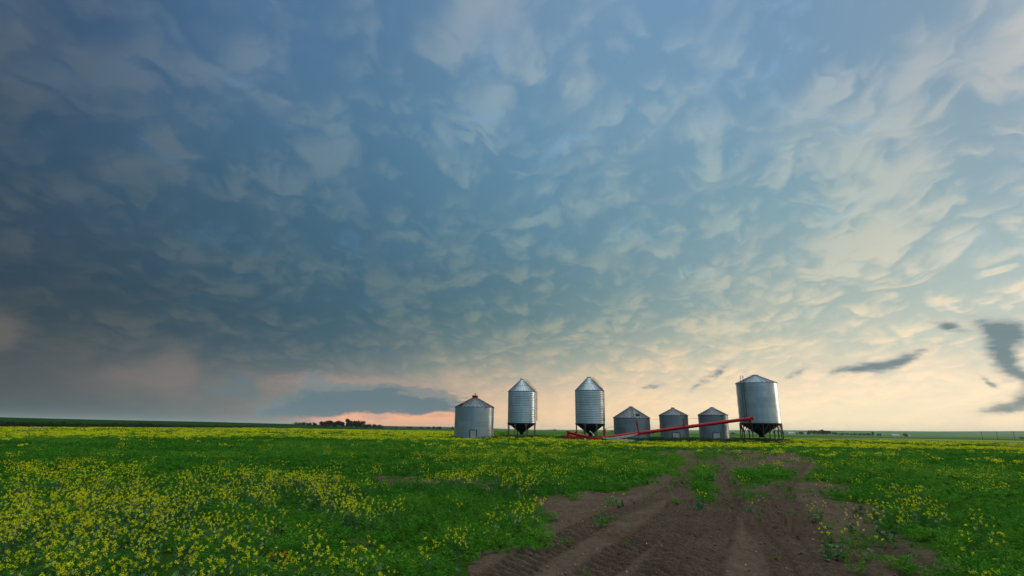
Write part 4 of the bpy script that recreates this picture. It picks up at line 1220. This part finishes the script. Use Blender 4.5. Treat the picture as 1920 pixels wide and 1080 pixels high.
for px in (686, 694, 702, 710): tree_px(px, 798.5, 796, 9, 'low bush at the right end of the distant windbreak', 'bushes trailing off the windbreak', r=720, bush=True)
for px in (742, 766, 771, 790, 804, 813, 822, 826, 848): tree_px(px, 802, 799.6 + (px % 3) * .4, 4, 'tiny far bush on the skyline left of the widest grain bin', 'far bushes on the skyline', r=1150, bush=True)
RW = 'trees of the farm shelterbelt on the right'
for (px, b, top, w, lab) in [(1468, 815, 809.8, 6, 'single round tree just right of the tall hopper bin, far away'), (1503, 815.5, 809.5, 9, 'left end tree of the farm shelterbelt on the right'),
        (1512, 815.5, 810, 9, None), (1519, 815.5, 807.5, 8, None), (1526, 815.5, 807.5, 9, None), (1534, 815.5, 807.3, 9, None), (1541, 815.5, 806.2, 8, 'tallest tree of the farm shelterbelt on the right'),
        (1549, 815.5, 807.5, 10, None), (1556, 815.5, 808.5, 8, 'right end tree of the farm shelterbelt on the right'), (1565, 815.5, 811, 9, None)]:
    tree_px(px, b, top, w, lab or 'dark tree in the middle of the farm shelterbelt on the right', None if lab else RW, r=1500)
for px in (1575, 1582, 1590, 1597, 1604, 1612, 1619, 1625, 1631): tree_px(px, 816, 812.3 + (px % 2) * .4, 5, 'small round tree in the evenly spaced row beyond the shelterbelt', 'evenly spaced row of far trees', r=1500, bush=True)
for (px, b, top, w, lab) in [(1648, 816.5, 813, 5, 'dark bush right of the evenly spaced row of far trees'), (1698, 817, 813.6, 7, 'dark bush by the small farm shed at far right'), (1636, 813, 809, 2.5, 'thin lone far tree above the evenly spaced row'),
        (1917, 823.5, 819.5, 7, 'dark bush at the right edge of the picture'), (1148, 812, 807.6, 6, None), (1131, 812, 808.5, 6, None), (1038, 811, 805.5, 12, 'grey far tree clump left of the second ribbed bin'), (1374, 814, 811, 6, 'far bush just left of the tall hopper bin')]:
    tree_px(px, b, top, w, lab or 'far bush between the second ribbed bin and the low wide bin', None if lab else 'far bushes between bins', r=1300, bush=True)

# ------------------------------------------------------------------ far farm buildings and utility poles
M_WALLW = simple('white_siding', (.62, .64, .64), .6); M_ROOFG = simple('grey_roofing', (.30, .32, .33), .5)
def shed(px, py, w, d, h, label, r, wallm=M_WALLW):
    q = ray(px, py); k = r / math.hypot(q[0], q[1]); P = Vector((q[0] * k, q[1] * k, 0)); P.z = float(terrain(P.x, P.y)) - .2
    t = thing('farm_building', P, label, 'farm building')
    mb = MB(); mb.box((0, 0, h / 2), (w, d, h)); mb.build('wall', wallm, t)
    mb = MB(); e = .4
    vs = [(sx * (w / 2 + e), sy * (d / 2 + e), h + .01) for sx in (-1, 1) for sy in (-1, 1)] + [(-(w / 2 + e), 0, h + d * .32), (w / 2 + e, 0, h + d * .32)]
    mb.add(vs, [(0, 2, 5, 4), (3, 1, 4, 5), (0, 4, 1), (2, 3, 5), (0, 1, 3, 2)]); mb.build('roof', M_ROOFG, t)
    mb = MB(); mb.box((w * .18, -d / 2 - .03, h * .38), (w * .22, .08, h * .7)); mb.build('door', M_ROOFG, t)
shed(1483, 815.5, 14, 9, 3.4, 'low white far farm shed right of the tall hopper bin', 1480)
shed(1510, 815.5, 5, 5, 3.6, 'small white far house in front of the farm shelterbelt', 1470)
shed(1678, 816.8, 17, 8, 2.2, 'long low pale far shed beyond the evenly spaced tree row', 1480)
shed(1703, 817, 6, 5, 2.2, 'tiny pale far shed beside a dark bush at the right', 1480)
shed(1652, 816.5, 5, 5, 3.0, 'tiny white far shed next to a dark bush', 1490)
for (px, b, top, lab) in ((1842, 821.5, 808.5, 'leftmost of three thin far utility poles at the right'), (1871, 822.5, 809, 'middle one of three thin far utility poles at the right'), (1903, 823.5, 809, 'rightmost of three thin far utility poles')):
    r = 430; q = ray(px, b); k = r / math.hypot(q[0], q[1]); P = Vector((q[0] * k, q[1] * k, 0)); P.z = float(terrain(P.x, P.y)) - .2
    h = at(px, top, P.y).z - P.z
    t = thing('utility_pole', P, lab, 'utility pole')
    mb = MB(); mb.tube((0, 0, 0), (0, 0, h), .11, .08, n=8); mb.build('pole', M_BARK, t)
    mb = MB(); mb.box((0, 0, h - .5), (1.8, .12, .12)); mb.tube((-.8, 0, h - .44), (-.8, 0, h - .25), .05, n=6); mb.tube((.8, 0, h - .44), (.8, 0, h - .25), .05, n=6); mb.build('crossarm', M_BARK, t)

# ------------------------------------------------------------------ evening air
hm = bpy.data.materials.new('evening_haze'); hm.use_nodes = True; ht_ = hm.node_tree
for n in list(ht_.nodes):
    if n.type != 'OUTPUT_MATERIAL': ht_.nodes.remove(n)
pvn = ht_.nodes.new('ShaderNodeVolumePrincipled'); pvn.inputs['Color'].default_value = (.80, .90, .96, 1); pvn.inputs['Density'].default_value = 5.5e-5
ht_.links.new(pvn.outputs[0], [n for n in ht_.nodes if n.type == 'OUTPUT_MATERIAL'][0].inputs['Volume'])
zmin = float(gz.min())
mb = MB(); top = max(75.0, float(gz.max()) + 12); bot = zmin - 1
mb.box((0, 0, (top + bot) / 2), (22400, 22400, top - bot))
hz = mb.build('haze', hm); tag(hz, 'thin bluish evening haze over the fields', 'haze', kind='stuff')
